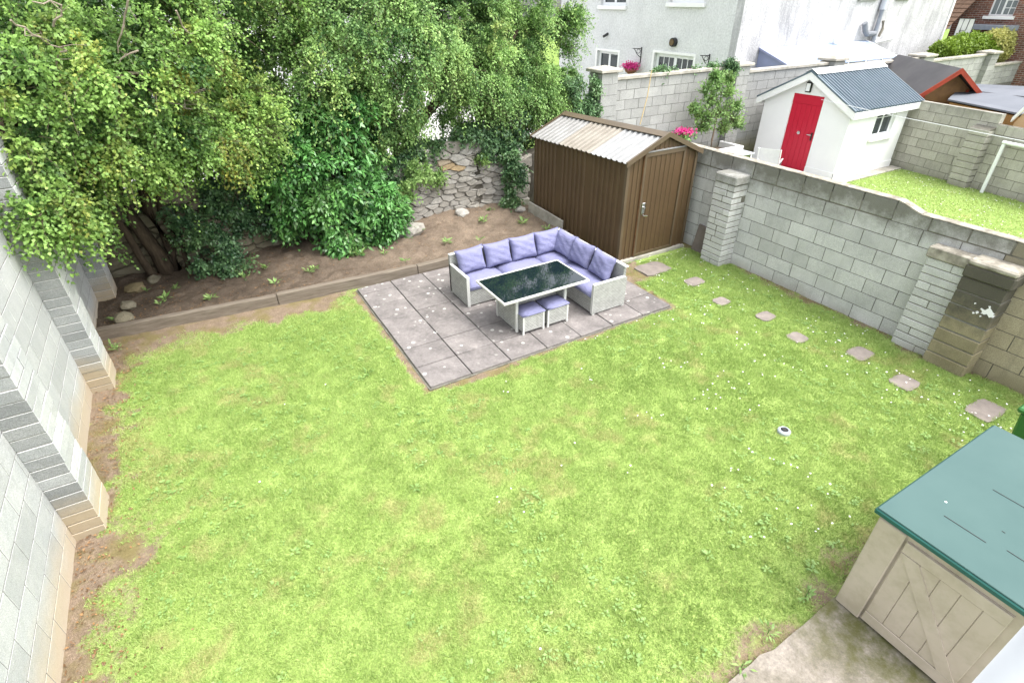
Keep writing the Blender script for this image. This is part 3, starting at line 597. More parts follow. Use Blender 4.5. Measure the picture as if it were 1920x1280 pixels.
# stepping stones
names = ['first', 'second', 'third', 'fourth', 'fifth', 'sixth']
for i, (a, b, p, q) in enumerate(STEPS):
    pts_ = []
    for t in np.linspace(0, 2*math.pi, 19)[:-1]:
        c, s_ = math.cos(t), math.sin(t); e = 7. if i in (6, 7) else 4.5
        rr_ = (abs(c)**e+abs(s_)**e)**(-1/e)*(1+random.uniform(-.05, .05)); pts_.append((a+c*rr_*p, b+s_*rr_*q, .002))
    lab = 'large square paving slab set in the grass in front of the brown shed' if i == 7 else ('nearest and largest stepping stone, beside the green bin' if i == 6 else f'{names[i]} stepping stone from the brown shed along the right block wall')
    tag(MB().prism(pts_, (0, 0, -.05)).build('stepping_stone', M['stepstone'], bevel=.004), lab, 'stepping stone', 'stepping stones in the lawn')
# ------------------------------------------------------------------ brown metal shed
SX0, SX1, SY0, SY1, SE, SR, SXM = 4.53, 6.13, 1.72, 4.66, 1.87, 2.22, 5.33
sh = root('metal_shed', 'brown corrugated metal garden shed with a pale ribbed roof', 'shed', (SXM, SY0, 0))
def rib(length, pitch, amp, duty=.45, edge=.02):
    pr = [(0., 0.)]; t = 0.
    while t+pitch <= length+1e-6:
        pr += [(t+edge, 0.), (t+edge*1.8, amp), (t+edge*1.8+pitch*duty, amp), (t+edge*2.6+pitch*duty, 0.)]; t += pitch
    pr.append((length, 0.)); return [q for q in pr if q[0] <= length+1e-6]
B(SX0-.03, SX1+.03, SY0-.06, SY1, -.04, .06).build('plinth', M['coping'], sh, bevel=.01)
# left wall in three corrugated panels
for i in range(3):
    ln = (SY1-SY0)/3; y_ = SY1-ln*i
    MB().sheet((SX0, y_, .06), (0, -1, 0), (0, 0, SE-.07), (-1, 0, 0), rib(ln-.004, ln/6.99, .030, .30)).build('wall_panel', M['brown'], sh)
MB().sheet((SX1, SY0, .06), (0, 1, 0), (0, 0, SE-.07), (1, 0, 0), rib(SY1-SY0, .14, .017)).build('wall_panel', M['brown'], sh)
MB().sheet((SX1, SY1, .06), (-1, 0, 0), (0, 0, SE-.07), (0, 1, 0), rib(SX1-SX0, .14, .017)).build('wall_panel', M['brown'], sh)
def gable_panel(y_, sgn, xa, xb, zb):
    pr = rib(xb-xa, .105, .014, .32, .014); V = []; n_ = len(pr)
    for t, h_ in pr: V.append((xa+t, y_+sgn*h_, zb))
    for t, h_ in pr: V.append((xa+t, y_+sgn*h_, SE+(SR-SE-.03)*(1-abs(xa+t-SXM)/(SXM-SX0))-.01))
    return MB().add(V, [(i, i+1, n_+i+1, n_+i) for i in range(n_-1)])
DX0, DX1, DZ = 4.87, 5.83, 1.97
gable_panel(SY0, -1, SX0, DX0, .06).build('front_panel', M['brown2'], sh)
gable_panel(SY0, -1, DX1, SX1, .06).build('front_panel', M['brown2'], sh)
gable_panel(SY0, -1, DX0, DX1, DZ-.03).build('gable_panel', M['brown2'], sh)
gable_panel(SY1, 1, SX0, SX1, SE-.03).build('gable_panel', M['brown2'], sh)
dr = MB().sheet((DX0+.035, SY0-.012, .10), (1, 0, 0), (0, 0, DZ-.16), (0, -1, 0), rib(DX1-DX0-.07, .1115, .013, .32, .014)).build('door', M['brown2'], sh)
for a, b, c, d in ((DX0, DX0+.045, .07, DZ), (DX1-.045, DX1, .07, DZ), (DX0+.046, DX1-.046, DZ-.07, DZ-.002), (DX0+.046, DX1-.046, .07, .12)):
    B(a, b, SY0-.036, SY0+.005, c, d).build('door_frame', M['brown_trim'] if c > .5 else M['brown_trim'], dr)
B(DX0-.012, DX0-.002, SY0-.03, SY0, .08, DZ-.02).build('rusty_edge', M['rusty'], dr); B(DX1+.002, DX1+.014, SY0-.03, SY0, .08, DZ-.02).build('rusty_edge', M['rusty'], dr)
B(DX0-.02, DX1+.02, SY0-.045, SY0+.0, DZ+.004, DZ+.02).build('drip_strip', M['roof_white'], dr)
lk = MB().tube([(DX0+.075, SY0-.05, 1.02), (DX0+.075, SY0-.09, 1.02)], .022, 10).build('lock', M['chrome'], dr)
mb = MB().box(DX0+.045, DX0+.115, SY0-.055, SY0-.036, .90, 1.10); mb.build('handle_plate', M['chrome'], dr, bevel=.004)
MB().tube([(DX0+.08, SY0-.05, .87), (DX0+.08, SY0-.085, .87), (DX0+.16, SY0-.09, .86)], .012, 8).build('handle', M['chrome'], dr)
for a, b in ((SX0-.025, SY0), (SX1-.025, SY0), (SX0-.025, SY1-.05), (SX1-.025, SY1-.05)):
    B(a, a+.055, b-.025, b+.035, .06, SE-.03).build('corner_post', M['brown_trim'], sh)
# roof: three sheets per slope
Y0, Y1 = SY0-.07, SY1+.05; ov = .085; el = SE-.02
vL = Vector((SXM-.02, 0, SR-.01))-Vector((SX0-ov, 0, el)); nL = Vector((-vL.z, 0, vL.x)).normalized()
third = (Y1-Y0-.04)/3
for i, m_ in enumerate(('roof_white', 'roof_beige', 'roof_grey')):
    prof = []; k = 7; pt = third/k
    for j in range(k): prof += [(j*pt, 0), (j*pt+pt*.5, 0), (j*pt+pt*.62, .022), (j*pt+pt*.88, .022)]
    prof.append((third, 0))
    MB().sheet((SX0-ov, Y0+.02+third*i, el+.004*(i == 1)), (0, 1, 0), vL, nL, prof).build('roof_sheet', M[m_], sh)
    vR = Vector((-vL.x, 0, vL.z)); MB().sheet((SX1+ov, Y0+.02+third*i, el), (0, 1, 0), vR, Vector((-nL.x, 0, nL.z)), prof).build('roof_sheet', M['brown_trim'], sh)
mb = MB()
for s_ in (-1, 1):
    p0, p1 = Vector((SXM, Y0, SR+.045)), Vector((SXM, Y1, SR+.045)); dn = Vector((s_*.13, 0, -.13*abs(vL.z/vL.x)))
    mb.hexa([p0+Vector((0, 0, -.012)), p1+Vector((0, 0, -.012)), p1+dn+Vector((0, 0, -.012)), p0+dn+Vector((0, 0, -.012)), p0, p1, p1+dn, p0+dn])
mb.build('ridge_cap', M['brown_trim'], sh)
for yy in (Y0-.012, Y1-.02):
    for s_ in (-1, 1):
        xe = SXM+s_*(SXM-SX0+ov+.01); MB().hexa([(xe, yy, el-.055), (xe, yy+.035, el-.055), (SXM, yy+.035, SR-.03), (SXM, yy, SR-.03), (xe, yy, el+.03), (xe, yy+.035, el+.03), (SXM, yy+.035, SR+.055), (SXM, yy, SR+.055)]).build('bargeboard', M['brown_trim'], sh)
for o in [q for c_ in sh.children for q in (c_, *c_.children)]:
    if o.type == 'MESH':
        for v in o.data.vertices:                       # the shed leans back a little
            if v.co.z > 1.2: v.co.z -= .033*(v.co.y-SY0)
# ------------------------------------------------------------------ garden furniture
def pillow(name, w, h, t, mat, loc, rot, parent=None, pinch=.90, n=16):
    V = []; F = []
    for s_ in (1, -1):
        for i in range(n+1):
            for j in range(n+1):
                u, v = i/n*2-1, j/n*2-1
                pu = 1-(1-pinch)*(1-abs(v)**2)*1.0; pv = 1-(1-pinch)*(1-abs(u)**2)
                th = (max(0., 1-u**4)*max(0., 1-v**4))**.55
                wr = 1+.09*math.sin(9*u+3*v+len(name)+loc[0]*7)*math.sin(7*v-2*u+loc[1]*5)
                V.append((u*w/2*pu, s_*t/2*th*wr, v*h/2*pv))
    m1 = (n+1)**2
    for i in range(n):
        for j in range(n):
            a = i*(n+1)+j; F += [(a, a+1, a+n+2, a+n+1), (m1+a+n+1, m1+a+n+2, m1+a+1, m1+a)]
    mb = MB().add(V, F); me = mb.mesh(name); b_ = bmesh.new(); b_.from_mesh(me); bmesh.ops.remove_doubles(b_, verts=b_.verts, dist=.0006); bmesh.ops.recalc_face_normals(b_, faces=b_.faces)
    for f in b_.faces: f.smooth = True
    b_.to_mesh(me); b_.free(); me.materials.append(mat); o = bpy.data.objects.new(name, me); o.location = loc; o.rotation_euler = rot; return put(o, parent)
def pad(name, x0, x1, y0, y1, z0, z1, parent, mat):
    o = MB().box(x0, x1, y0, y1, z0, z1); me = o.mesh(name); b_ = bmesh.new(); b_.from_mesh(me); bmesh.ops.subdivide_edges(b_, edges=b_.edges, cuts=3, use_grid_fill=True)
    xm, ym = (x0+x1)/2, (y0+y1)/2
    for v in b_.verts:
        e = max(abs(v.co.x-xm)/(x1-x0)*2, abs(v.co.y-ym)/(y1-y0)*2)
        if v.co.z > (z0+z1)/2: v.co.z += .022*(1-e**3)-.012*(e > .99)
    bmesh.ops.bevel(b_, geom=[e for e in b_.edges if e.is_manifold and e.calc_face_angle(0) > .9], offset=.012, segments=2, affect='EDGES')
    for f in b_.faces: f.smooth = True
    b_.to_mesh(me); b_.free(); me.materials.append(mat); return put(bpy.data.objects.new(name, me), parent)
AX, BX, FY, KY, RY, IX = 1.345, 3.55, 1.61, 2.27, .385, 2.90
sf = root('corner_sofa', 'grey rattan corner sofa with lilac seat pads on the patio', 'sofa', (AX, FY, 0))
seatz, armz, backz, leg = .30, .55, .715, .045
B(AX+.05, BX-.05, FY+.012, KY-.05, leg, seatz).build('seat_base', M['weave'], sf)
B(IX+.012, BX-.05, RY+.05, FY+.011, leg, seatz).build('seat_base', M['weave'], sf)
for (a, b, c, d) in ((AX, AX+.045, FY, KY), ): 
    q = B(a, b, c, d, leg, armz-.02).build('arm', M['weave'], sf); B(a-.004, b+.004, c-.004, d-.04, armz-.019, armz).build('arm_trim', M['rattan_trim'], q, bevel=.004)
    B(a-.003, b+.003, c-.006, c-.0005, leg, armz-.02).build('arm_edge', M['rattan_trim'], q)
q = B(IX, BX-.005, RY, RY+.045, leg, armz-.02).build('arm', M['weave'], sf); B(IX-.004, BX-.04, RY-.004, RY+.049, armz-.019, armz).build('arm_trim', M['rattan_trim'], q, bevel=.004)
B(IX-.006, IX-.0005, RY-.003, RY+.048, leg, armz-.02).build('arm_edge', M['rattan_trim'], q)
q = B(AX+.0, BX, KY-.045, KY, leg, backz-.02).build('back_panel', M['weave'], sf); B(AX-.004, BX+.004, KY-.06, KY+.006, backz-.019, backz).build('back_trim', M['rattan_trim'], q, bevel=.004)
q = B(BX-.045, BX, RY+.046, KY-.046, leg, backz-.02).build('back_panel', M['weave'], sf); B(BX-.06, BX+.006, RY-.004, KY-.061, backz-.019, backz).build('back_trim', M['rattan_trim'], q, bevel=.004)
for a, b in ((AX+.005, FY+.0), (AX+.005, KY-.05), (IX+.01, RY+.005), (BX-.05, RY+.005), (BX-.05, KY-.05), (2.2, FY+.02), (IX+.0, FY+.02)):
    B(a, a+.04, b, b+.04, 0.0185, leg+.01).build('leg', M['rattan_trim'], sf)
for (a, b, c, d) in ((AX+.05, 2.105, FY-.005, KY-.06), (2.115, IX+.0, FY-.005, KY-.06), (IX+.008, BX-.06, FY-.02, KY-.06), (IX-.01, BX-.06, RY+.055, FY-.027)):
    pad('seat_pad', a, b, c, d, seatz+.002, seatz+.085, sf, M['lilac'])
ords = ['first', 'second', 'third', 'fourth']
for i in range(4):
    x_ = AX+.33+i*.505; o = pillow('back_cushion', .53, .42, .19, M['lilac'], (x_, KY-.155+random.uniform(-.01, .01), seatz+.09+.20), (math.radians(-19), random.uniform(-.05, .05), random.uniform(-.06, .06)))
    tag(o, f'{ords[i]} lilac back cushion from the left on the long side of the sofa', 'cushion', 'lilac back cushions on the sofa')
for i, (y_, lab) in enumerate(((1.85, 'lilac back cushion in the corner of the sofa, against the side back'), (1.38, 'middle lilac back cushion on the short side of the sofa'), (.83, 'lilac back cushion beside the right arm of the sofa'))):
    o = pillow('back_cushion', .53, .42, .19, M['lilac'], (BX-.16, y_, seatz+.09+.20), (math.radians(-21), random.uniform(-.06, .06), math.radians(-90)+random.uniform(-.07, .07)+(.12 if i == 0 else 0)))
    tag(o, lab, 'cushion', 'lilac back cushions on the sofa')
TX0, TX1, TY0, TY1, TZ = 1.333, 2.815, .405, 1.262, .66
tb = root('dining_table', 'rattan garden table with black glass top inside the corner sofa', 'table', (2.07, .83, 0))
mb = MB(); fr = .027
for a, b, c, d in ((TX0, TX1, TY0, TY0+fr), (TX0, TX1, TY1-fr, TY1), (TX0, TX0+fr, TY0+fr+.0005, TY1-fr-.0005), (TX1-fr, TX1, TY0+fr+.0005, TY1-fr-.0005)): mb.box(a, b, c, d, TZ-.035, TZ)
tf = mb.build('top_frame', M['frame'], tb, bevel=.004)
B(TX0+fr+.001, TX1-fr-.001, TY0+fr+.001, TY1-fr-.001, TZ-.012, TZ-.003).build('glass_top', M['tableglass'], tb)
B(TX0+.1, TX1-.1, TY0+.14, TY1-.14, TZ-.075, TZ-.037).build('under_rail', M['weave'], tb)
for a in (1.625, 2.48):
    s_ = B(a, a+.03, .60, 1.13, .05, TZ-.076).build('side_panel', M['weave'], tb)
    for b in (.565, 1.131):
        B(a-.004, a+.036, b, b+.034, .0185, TZ-.036).build('leg', M['rattan_trim'], s_)
B(1.66, 2.475, .78, .80, .06, .50).build('back_panel', M['weave'], tb)
for (a, lab) in ((1.672, 'left rattan footstool with lilac pad under the glass table'), (2.105, 'right rattan footstool with lilac pad under the glass table')):
    st = root('footstool', lab, 'stool', (a+.185, .65, 0), 'rattan footstools under the table')
    B(a, a+.372, .45, .765, .06, .315).build('body', M['weave'], st, bevel=.004)
    for b in (a-.004, a+.346):
        for c in (.444, .741): B(b, b+.03, c, c+.03, .0185, .06).build('leg', M['rattan_trim'], st)
    for b in (a-.0025, a+.3465): B(b, b+.028, .4465, .4495, .061, .314).build('corner_trim', M['rattan_trim'], st)
    pad('seat_pad', a-.015, a+.387, .435, .768, .317, .365, st, M['lilac'])
# ------------------------------------------------------------------ storage box, bin, pipe, ground socket
KX0, KX1, KY0, KY1, KZ = 1.775, 3.42, -5.34, -4.405, 1.08
M['boxside'] = m_plain('taupe_plastic', (.47, .405, .34), (.42, .36, .29), 3, .55, .3); M['boxlid'] = m_plain('green_plastic_lid', (.055, .105, .098), (.045, .092, .086), 1.5, .5, .25); M['lidedge'] = m_plain('dark_green_plastic', (.015, .10, .085), (.012, .085, .07), 3, .4, .4)
_w = NT.__new__(NT); _w.m = M['boxside']; _w.t = _w.m.node_tree; _w.b = _w.t.nodes['Principled BSDF']; _w.pos = [q for q in _w.t.nodes if q.type == 'NEW_GEOMETRY'][0].outputs['Position']
_w.col(_w.mix(_w.math('MULTIPLY', _w.rng(_w.noise(4, 5, .7), .45, .65), .28), _w.b.inputs['Base Color'].links[0].from_socket, (.20, .185, .10)))
kb = root('storage_box', 'taupe plastic storage box with a green lid on the concrete path', 'storage box', (KX0, -4.9, 0))
t0 = .03
B(KX0+.0, KX1, KY0, KY1, .02, KZ).build('body', M['boxside'], kb, bevel=.006)
xf = KX0-.0005; dy0, dy1 = -4.605, -5.30
dd = B(xf-.010, xf, -5.26, -4.615, .05, 1.00).build('door', M['boxside'], kb)
# door boards, rails and diagonal brace
B(xf-.024, xf-.0105, -5.258, -4.617, .052, .155).build('rail', M['boxside'], dd, bevel=.003)
B(xf-.024, xf-.0105, -5.258, -4.617, .895, .998).build('rail', M['boxside'], dd, bevel=.003)
for i in range(5):
    a = -5.258+i*.1283; B(xf-.017, xf-.0105, a, a+.1243, .158, .892).build('board', M['boxside'], dd, bevel=.003)
MB().hexa([(xf-.026, -4.62, .89), (xf-.0175, -4.62, .89), (xf-.0175, -4.74, .89), (xf-.026, -4.74, .89), (xf-.026, -5.135, .16), (xf-.0175, -5.135, .16), (xf-.0175, -5.255, .16), (xf-.026, -5.255, .16)]).build('brace', M['boxside'], dd)
B(xf-.03, xf-.0105, -4.60, -4.41, .025, KZ-.03).build('corner_post', M['boxside'], kb, bevel=.008)
lid = MB().hexa([(KX0-.06, KY0-.05, KZ+.0005), (KX1+.05, KY0-.05, KZ+.0005), (KX1+.05, KY1+.035, KZ+.0005), (KX0-.06, KY1+.035, KZ+.0005), (KX0-.06, KY0-.05, KZ+.045), (KX1+.05, KY0-.05, KZ+.045), (KX1+.05, KY1+.035, KZ+.045), (KX0-.06, KY1+.035, KZ+.045)]).build('lid', M['lidedge'], kb, bevel=.008)
B(KX0-.05, KX1+.04, KY0-.04, KY1+.025, KZ+.0455, KZ+.056).build('lid_panel', M['boxlid'], lid, bevel=.004)
for a, b, c in ((2.05, -4.66, .26), (2.1, -5.02, .2), (2.62, -4.72, .26), (2.72, -5.05, .22), (2.25, -4.93, .02)): B(a, a+.006, b-c, b, KZ+.0562, KZ+.0585).build('slot', M['black'], lid)
for i in range(2):
    a, b, r_ = random.uniform(2.0, 2.9), random.uniform(-5.15, -4.6), random.uniform(.004, .012); MB().lathe((a, b, KZ+.0562), [(r_, 0), (r_*.8, .001)], 9).build('bird_dropping', M['white_trim'], lid)
bn = root('wheelie_bin', 'green wheelie bin at the right edge beside the block wall', 'bin', (4.4, -4.55, 0)); M['bin'] = m_plain('green_bin', (.03, .14, .03), (.025, .12, .025), 3, .4, .4)
bx, by = 4.47, -4.66
MB().hexa([(bx-.20, by-.22, .05), (bx+.20, by-.22, .05), (bx+.20, by+.22, .05), (bx-.20, by+.22, .05), (bx-.26, by-.28, .93), (bx+.26, by-.28, .93), (bx+.26, by+.30, .93), (bx-.26, by+.30, .93)]).build('body', M['bin'], bn, bevel=.02)
B(bx-.285, bx+.285, by-.31, by+.33, .932, .985).build('lid', M['bin'], bn, bevel=.015)
for s_ in (-1, 1): MB().tube([(bx+s_*.21, by-.2, .10), (bx+s_*.26, by-.2, .10)], .098, 16).build('wheel', M['blackfoot'], bn)
M['pipe'] = m_plain('white_pipe', (.56, .57, .59), (.52, .53, .55), 3, .45, .3)
pp = root('downpipe', 'white plastic downpipe close to the camera at the lower right corner', 'pipe', (-.93, -5.37, 0))
PX, PYY = -.915, -5.372
MB().tube([(PX, PYY, .0), (PX, PYY, 3.52)], .055, 28).build('pipe', M['pipe'], pp, smooth=True)
MB().tube([(PX, PYY, 3.47), (PX, PYY, 3.56)], .064, 28).build('collar', M['pipe'], pp, smooth=True)
MB().tube([(PX, PYY, 3.5605), (PX, PYY, 5.2)], .055, 28).build('upper_pipe', M['pipe'], pp, smooth=True)
gs = root('ground_socket', 'pale ring with black centre set in the lawn, a rotary dryer socket', 'ground socket', (3.19, -2.86, 0))
MB().lathe((3.192, -2.857, -.02), [(.072, 0), (.072, .03), (.06, .043), (.044, .045), (.044, .03)], 22).build('ring', m_plain('socket_ring', (.42, .46, .50), (.32, .36, .40), 9, .6), gs)
MB().lathe((3.192, -2.857, -.015), [(.0435, 0), (.0435, .04), (.03, .052), (.018, .047)], 18).build('cap', M['black'], gs)
# ------------------------------------------------------------------ neighbour: lawn, white building
npt = B(6.52, 12.8, 2.3, 5.79, -.003, .006).build('neighbour_patio', m_plain('pale_paving', (.42, .40, .38), (.34, .33, .31), 2, .9)); tag(npt, kind='structure')
nl = B(6.52, 15.6, -6, 5.98, -.07, -.004).build('neighbour_lawn', M['nlawn']); tag(nl, kind='structure')
k = 60000; x = RNG.uniform(6.6, 15.5, k); y = RNG.uniform(-4, 3.2, k); D = rdir(k); D[:, 2] = abs(D[:, 2])+.3; D = unit(D); S = unit(np.cross(D, rdir(k))); P = np.stack([x, y, np.full(k, -.006)], 1)
V = np.stack([P-S*.008, P+S*.008, P+D*.05], 1).reshape(-1, 3); ng = np_mesh('neighbour_grass', V, np.arange(3*k).reshape(-1, 3), M['grass'], None, np.clip(.65+.3*RNG.normal(size=k), 0, 1), np.clip(.3*RNG.random(k), 0, 1)); tag(ng, 'short grass of the neighbouring lawn', 'grass', kind='stuff')
k = 650; cx = RNG.uniform(8, 15.4, k); cy = RNG.uniform(-3, 2.6, k); R6 = RNG.uniform(.008, .016, k)
V = np.stack([cx[:, None]+np.cos(ang)*R6[:, None], cy[:, None]+np.sin(ang)*R6[:, None], np.full((k, 6), .05)], -1).reshape(-1, 3); tag(np_mesh('neighbour_daisies', V, np.arange(6*k).reshape(-1, 6), M['daisy']), 'white daisies in the neighbouring lawn', 'daisies', kind='stuff')
wx0, wx1, wy0, wy1, we, wr, wym = 12.82, 15.52, 2.87, 5.44, 1.80, 2.47, 4.14
wb_ = root('garden_building', 'white rendered garden building with red door and blue-grey ribbed roof', 'outbuilding', (wx0, wym, 0))
ddy0, ddy1, ddz = 3.70, 4.59, 1.96
# front gable wall pieces round the door opening
MB().prism([(wx0, wy0, -.02), (wx0, ddy0, -.02), (wx0, ddy0, we+(wr-we)*(ddy0-wy0)/(wym-wy0)-.02), (wx0, wy0, we)], (.12, 0, 0)).build('wall', M['white'], wb_)
MB().prism([(wx0, ddy1, -.02), (wx0, wy1, -.02), (wx0, wy1, we), (wx0, ddy1, we+(wr-we)*(wy1-ddy1)/(wy1-wym)-.02)], (.12, 0, 0)).build('wall', M['white'], wb_)
MB().prism([(wx0, ddy0+.001, ddz), (wx0, ddy1-.001, ddz), (wx0, ddy1-.001, we+(wr-we)*(wy1-ddy1)/(wy1-wym)-.02), (wx0, wym, wr-.02), (wx0, ddy0+.001, we+(wr-we)*(ddy0-wy0)/(wym-wy0)-.02)], (.12, 0, 0)).build('wall', M['white'], wb_)
wwx0, wwx1, wwz0, wwz1 = 14.04, 14.96, .97, 1.62
mb = MB(); mb.box(wx0+.121, wwx0, wy0, wy0+.12, -.02, we); mb.box(wwx1, wx1, wy0, wy0+.12, -.02, we); mb.box(wwx0, wwx1, wy0, wy0+.12, -.02, wwz0); mb.box(wwx0, wwx1, wy0, wy0+.12, wwz1, we); mb.build('side_wall', M['white'], wb_)
mb = MB(); mb.box(wx0+.121, wx1, wy1-.12, wy1, -.02, we); mb.build('side_wall', M['white'], wb_)
MB().prism([(wx1-.12, wy0+.121, -.02), (wx1-.12, wy1-.121, -.02), (wx1-.12, wy1-.121, we), (wx1-.12, wym, wr-.02), (wx1-.12, wy0+.121, we)], (.119, 0, 0)).build('rear_wall', M['white'], wb_)
mb = MB(); mb.box(wx0-.02, wx0-.0005, wy0-.02, ddy0, -.02, .20); mb.box(wx0-.02, wx1, wy0-.02, wy0-.0005, -.02, .20); mb.build('plinth', M['white_trim'], wb_, bevel=.004)
dr = B(wx0+.035, wx0+.08, ddy0+.001, ddy1-.001, .0, ddz-.002).build('door', M['red'], wb_)
nb = 6
for i in range(nb):
    a = ddy0+.02+i*(ddy1-ddy0-.04)/nb; B(wx0+.026, wx0+.0345, a+.004, a+(ddy1-ddy0-.04)/nb-.004, .06, ddz-.24).build('board', M['red'], dr, bevel=.003)
B(wx0+.022, wx0+.0345, ddy0+.002, ddy1-.002, ddz-.23, ddz-.004).build('top_panel', M['red'], dr)
MB().tube([(wx0+.024, 4.17, 1.0), (wx0+.0, 4.17, 1.0)], .045, 12).build('knocker', M['chrome'], dr)
B(wx0+.012, wx0+.026, ddy0+.06, ddy0+.10, .86, 1.06).build('handle_plate', M['black'], dr); MB().tube([(wx0-.01, ddy0+.08, 1.0), (wx0-.02, ddy0+.2, 1.0)], .013, 8).build('handle', M['chrome'], dr)
li = B(wx0-.06, wx0-.001, 4.11, 4.27, 2.02, 2.27).build('wall_light', M['black'], wb_, bevel=.015); B(wx0-.075, wx0-.0605, 4.135, 4.245, 2.05, 2.24).build('lens', M['upvc'], li, bevel=.005)
MB().tube([(wx0-.0005, 3.16, 1.76), (wx0-.035, 3.16, 1.76)], .075, 16).build('wall_vent', M['white_trim'], wb_)
MB().tube([(15.3, wy0-.0005, 1.56), (15.3, wy0-.04, 1.56)], .06, 14).build('wall_vent', M['white_trim'], wb_)
wn = root; fr_ = MB()
yq = wy0+.075
for a, b, c, d in ((wwx0, wwx0+.05, wwz0, wwz1), (wwx1-.05, wwx1, wwz0, wwz1), (wwx0+.051, wwx1-.051, wwz0, wwz0+.05), (wwx0+.051, wwx1-.051, wwz1-.05, wwz1), ((wwx0+wwx1)/2-.025, (wwx0+wwx1)/2+.025, wwz0+.051, wwz1-.051)): fr_.box(a, b, yq, yq+.035, c, d)
wf = fr_.build('window', M['upvc'], wb_)
for a, b in ((wwx0+.051, (wwx0+wwx1)/2-.026), ((wwx0+wwx1)/2+.026, wwx1-.051)): B(a, b, yq+.012, yq+.02, wwz0+.051, wwz1-.051).build('pane', M['glass'], wf); B(a, b, yq+.005, yq+.0115, 1.42, 1.436).build('glazing_bar', M['upvc'], wf)
B(13.95, 15.05, wy0-.09, wy0-.001, .87, .955).build('sill', M['white_trim'], wb_, bevel=.01)
ov = .17; xa, xb = wx0-.17, wx1+.28
for s_, nm in ((-1, wy0), (1, wy1)):
    ye = nm+s_*ov; slope = (wr-we)/(abs(nm-wym)); ze = we+.03-slope*ov; v = Vector((0, wym-ye, wr+.05-ze)); nrm = Vector((0, -v.z*(1 if s_ > 0 else -1)*-1, abs(v.y))).normalized(); nrm = Vector((0, s_*abs(v.z), abs(v.y))).normalized()
    prof = []; pt = (xb-xa)/25
    for j in range(25): prof += [(j*pt, 0), (j*pt+pt*.42, 0), (j*pt+pt*.56, .045), (j*pt+pt*.82, .045)]
    prof.append((xb-xa, 0))
    MB().sheet((xa, ye, ze), (1, 0, 0), v*.97, nrm, prof).build('roof_sheet', M['blue_roof'], wb_)
    B(xa+.01, xb-.01, ye+(.0 if s_ < 0 else -.03), ye+(.03 if s_ < 0 else .0), ze-.17, ze-.008).build('fascia', M['white_trim'], wb_)
    MB().hexa([(xa-.0, ye, ze-.18), (xa+.03, ye, ze-.18), (xa+.03, wym, wr-.13), (xa, wym, wr-.13), (xa, ye, ze-.006), (xa+.03, ye, ze-.006), (xa+.03, wym, wr+.045), (xa, wym, wr+.045)]).build('bargeboard', M['white_trim'], wb_)
    MB().hexa([(xa-.012, ye, ze-.004), (xa+.05, ye, ze-.004), (xa+.05, wym, wr+.047), (xa-.012, wym, wr+.047), (xa-.012, ye, ze+.04), (xa+.05, ye, ze+.04), (xa+.05, wym, wr+.09), (xa-.012, wym, wr+.09)]).build('verge_trim', M['blue_roof'], wb_)
    p0 = Vector((xa, wym, wr+.125)); p1 = Vector((xb, wym, wr+.125)); dn = Vector((0, s_*.2, -.2*slope)); e_ = Vector((0, 0, -.012))
    MB().hexa([p0+e_, p1+e_, p1+dn+e_, p0+dn+e_, p0, p1, p1+dn, p0+dn]).build('ridge_cap', M['cap_white'], wb_)
tag(B(12.4, 15.6, 2.55, 2.845, -.01, .03).build('building_kerb', M['coping'], bevel=.01), 'concrete strip along the foot of the white garden building', 'kerb')
# goal frame and washing line
gp = root('goal_frame', 'white goal frame on the neighbouring lawn at the right edge', 'goal', (15.0, .3, 0)); g0 = GZ(1840, 361); g1 = g0+np.array([d_[0], d_[1], 0])*1.9
for q in (g0, g1): B(q[0]-.035, q[0]+.035, q[1]-.035, q[1]+.035, -.01, 1.165).build('post', M['upvc'], gp, bevel=.01)
MB().tube([(g0[0]-d_[0]*.04, g0[1]-d_[1]*.04, 1.205), (g1[0]+d_[0]*.04, g1[1]+d_[1]*.04, 1.205)], .04, 10).build('crossbar', M['upvc'], gp)
a_, b_ = GX(1540, 187, 12.7), GX(1920, 265, 9.4)
c_ = a_+(b_-a_)*.5; c_[2] -= .02
tag(MB().tube([tuple(a_), tuple(c_), tuple(b_)], .006, 6).build('washing_line', M['upvc']), 'white washing line strung from the white building across the lawn', 'washing line')
# ------------------------------------------------------------------ planter, young tree, flowers, garden seat
pl = root('planter_box', 'white rendered planter wall with soil below the young tree', 'planter', (11, 5.4, 0))
mb = MB(); mb.box(8.0, 11.75, 5.0, 5.12, -.01, .62); mb.box(11.63, 11.75, 5.121, 5.78, -.01, .62); mb.build('wall', M['white'], pl, bevel=.01)
B(8.0, 11.62, 5.13, 5.78, .0, .46).build('soil', M['soil'], pl)
def tree_trunk(parent, path, rad, mat, name='trunk', n=10): return MB().tube(path, rad, n).build(name, mat, parent, smooth=True)
yt = root('young_tree', 'slender young leafy tree in front of the high block wall', 'tree', (10.6, 5.4, .44))
T0 = GY(1335, 268, 5.4); 
tree_trunk(yt, [(T0[0], 5.4, .40), (T0[0]-.02, 5.4, .8), (T0[0]+.02, 5.42, 1.3), (T0[0], 5.4, 2.3)], [.03, .026, .02, .008], M['twig'])
cs = [];
for (x_, y_, r_) in ((1345, 160, .22), (1335, 190, .30), (1350, 215, .34), (1330, 225, .30), (1375, 225, .24), (1365, 175, .22), (1310, 215, .20), (1300, 205, .12), (1380, 200, .2), (1355, 240, .25), (1325, 170, .2), (1340, 145, .13), (1365, 150, .14), (1385, 235, .15), (1318, 240, .2)):
    cs.append((GY(x_, y_, 5.4+random.uniform(-.2, .2)), r_))
c = np.array([q[0] for q in cs]); r_ = np.array([q[1] for q in cs])
P, D, N, ti, hu, q = sprays(c, r_, RNG.uniform(.3, .7, len(c)), RNG.uniform(0, .35, len(c)), 36, 9, -.35, .03)
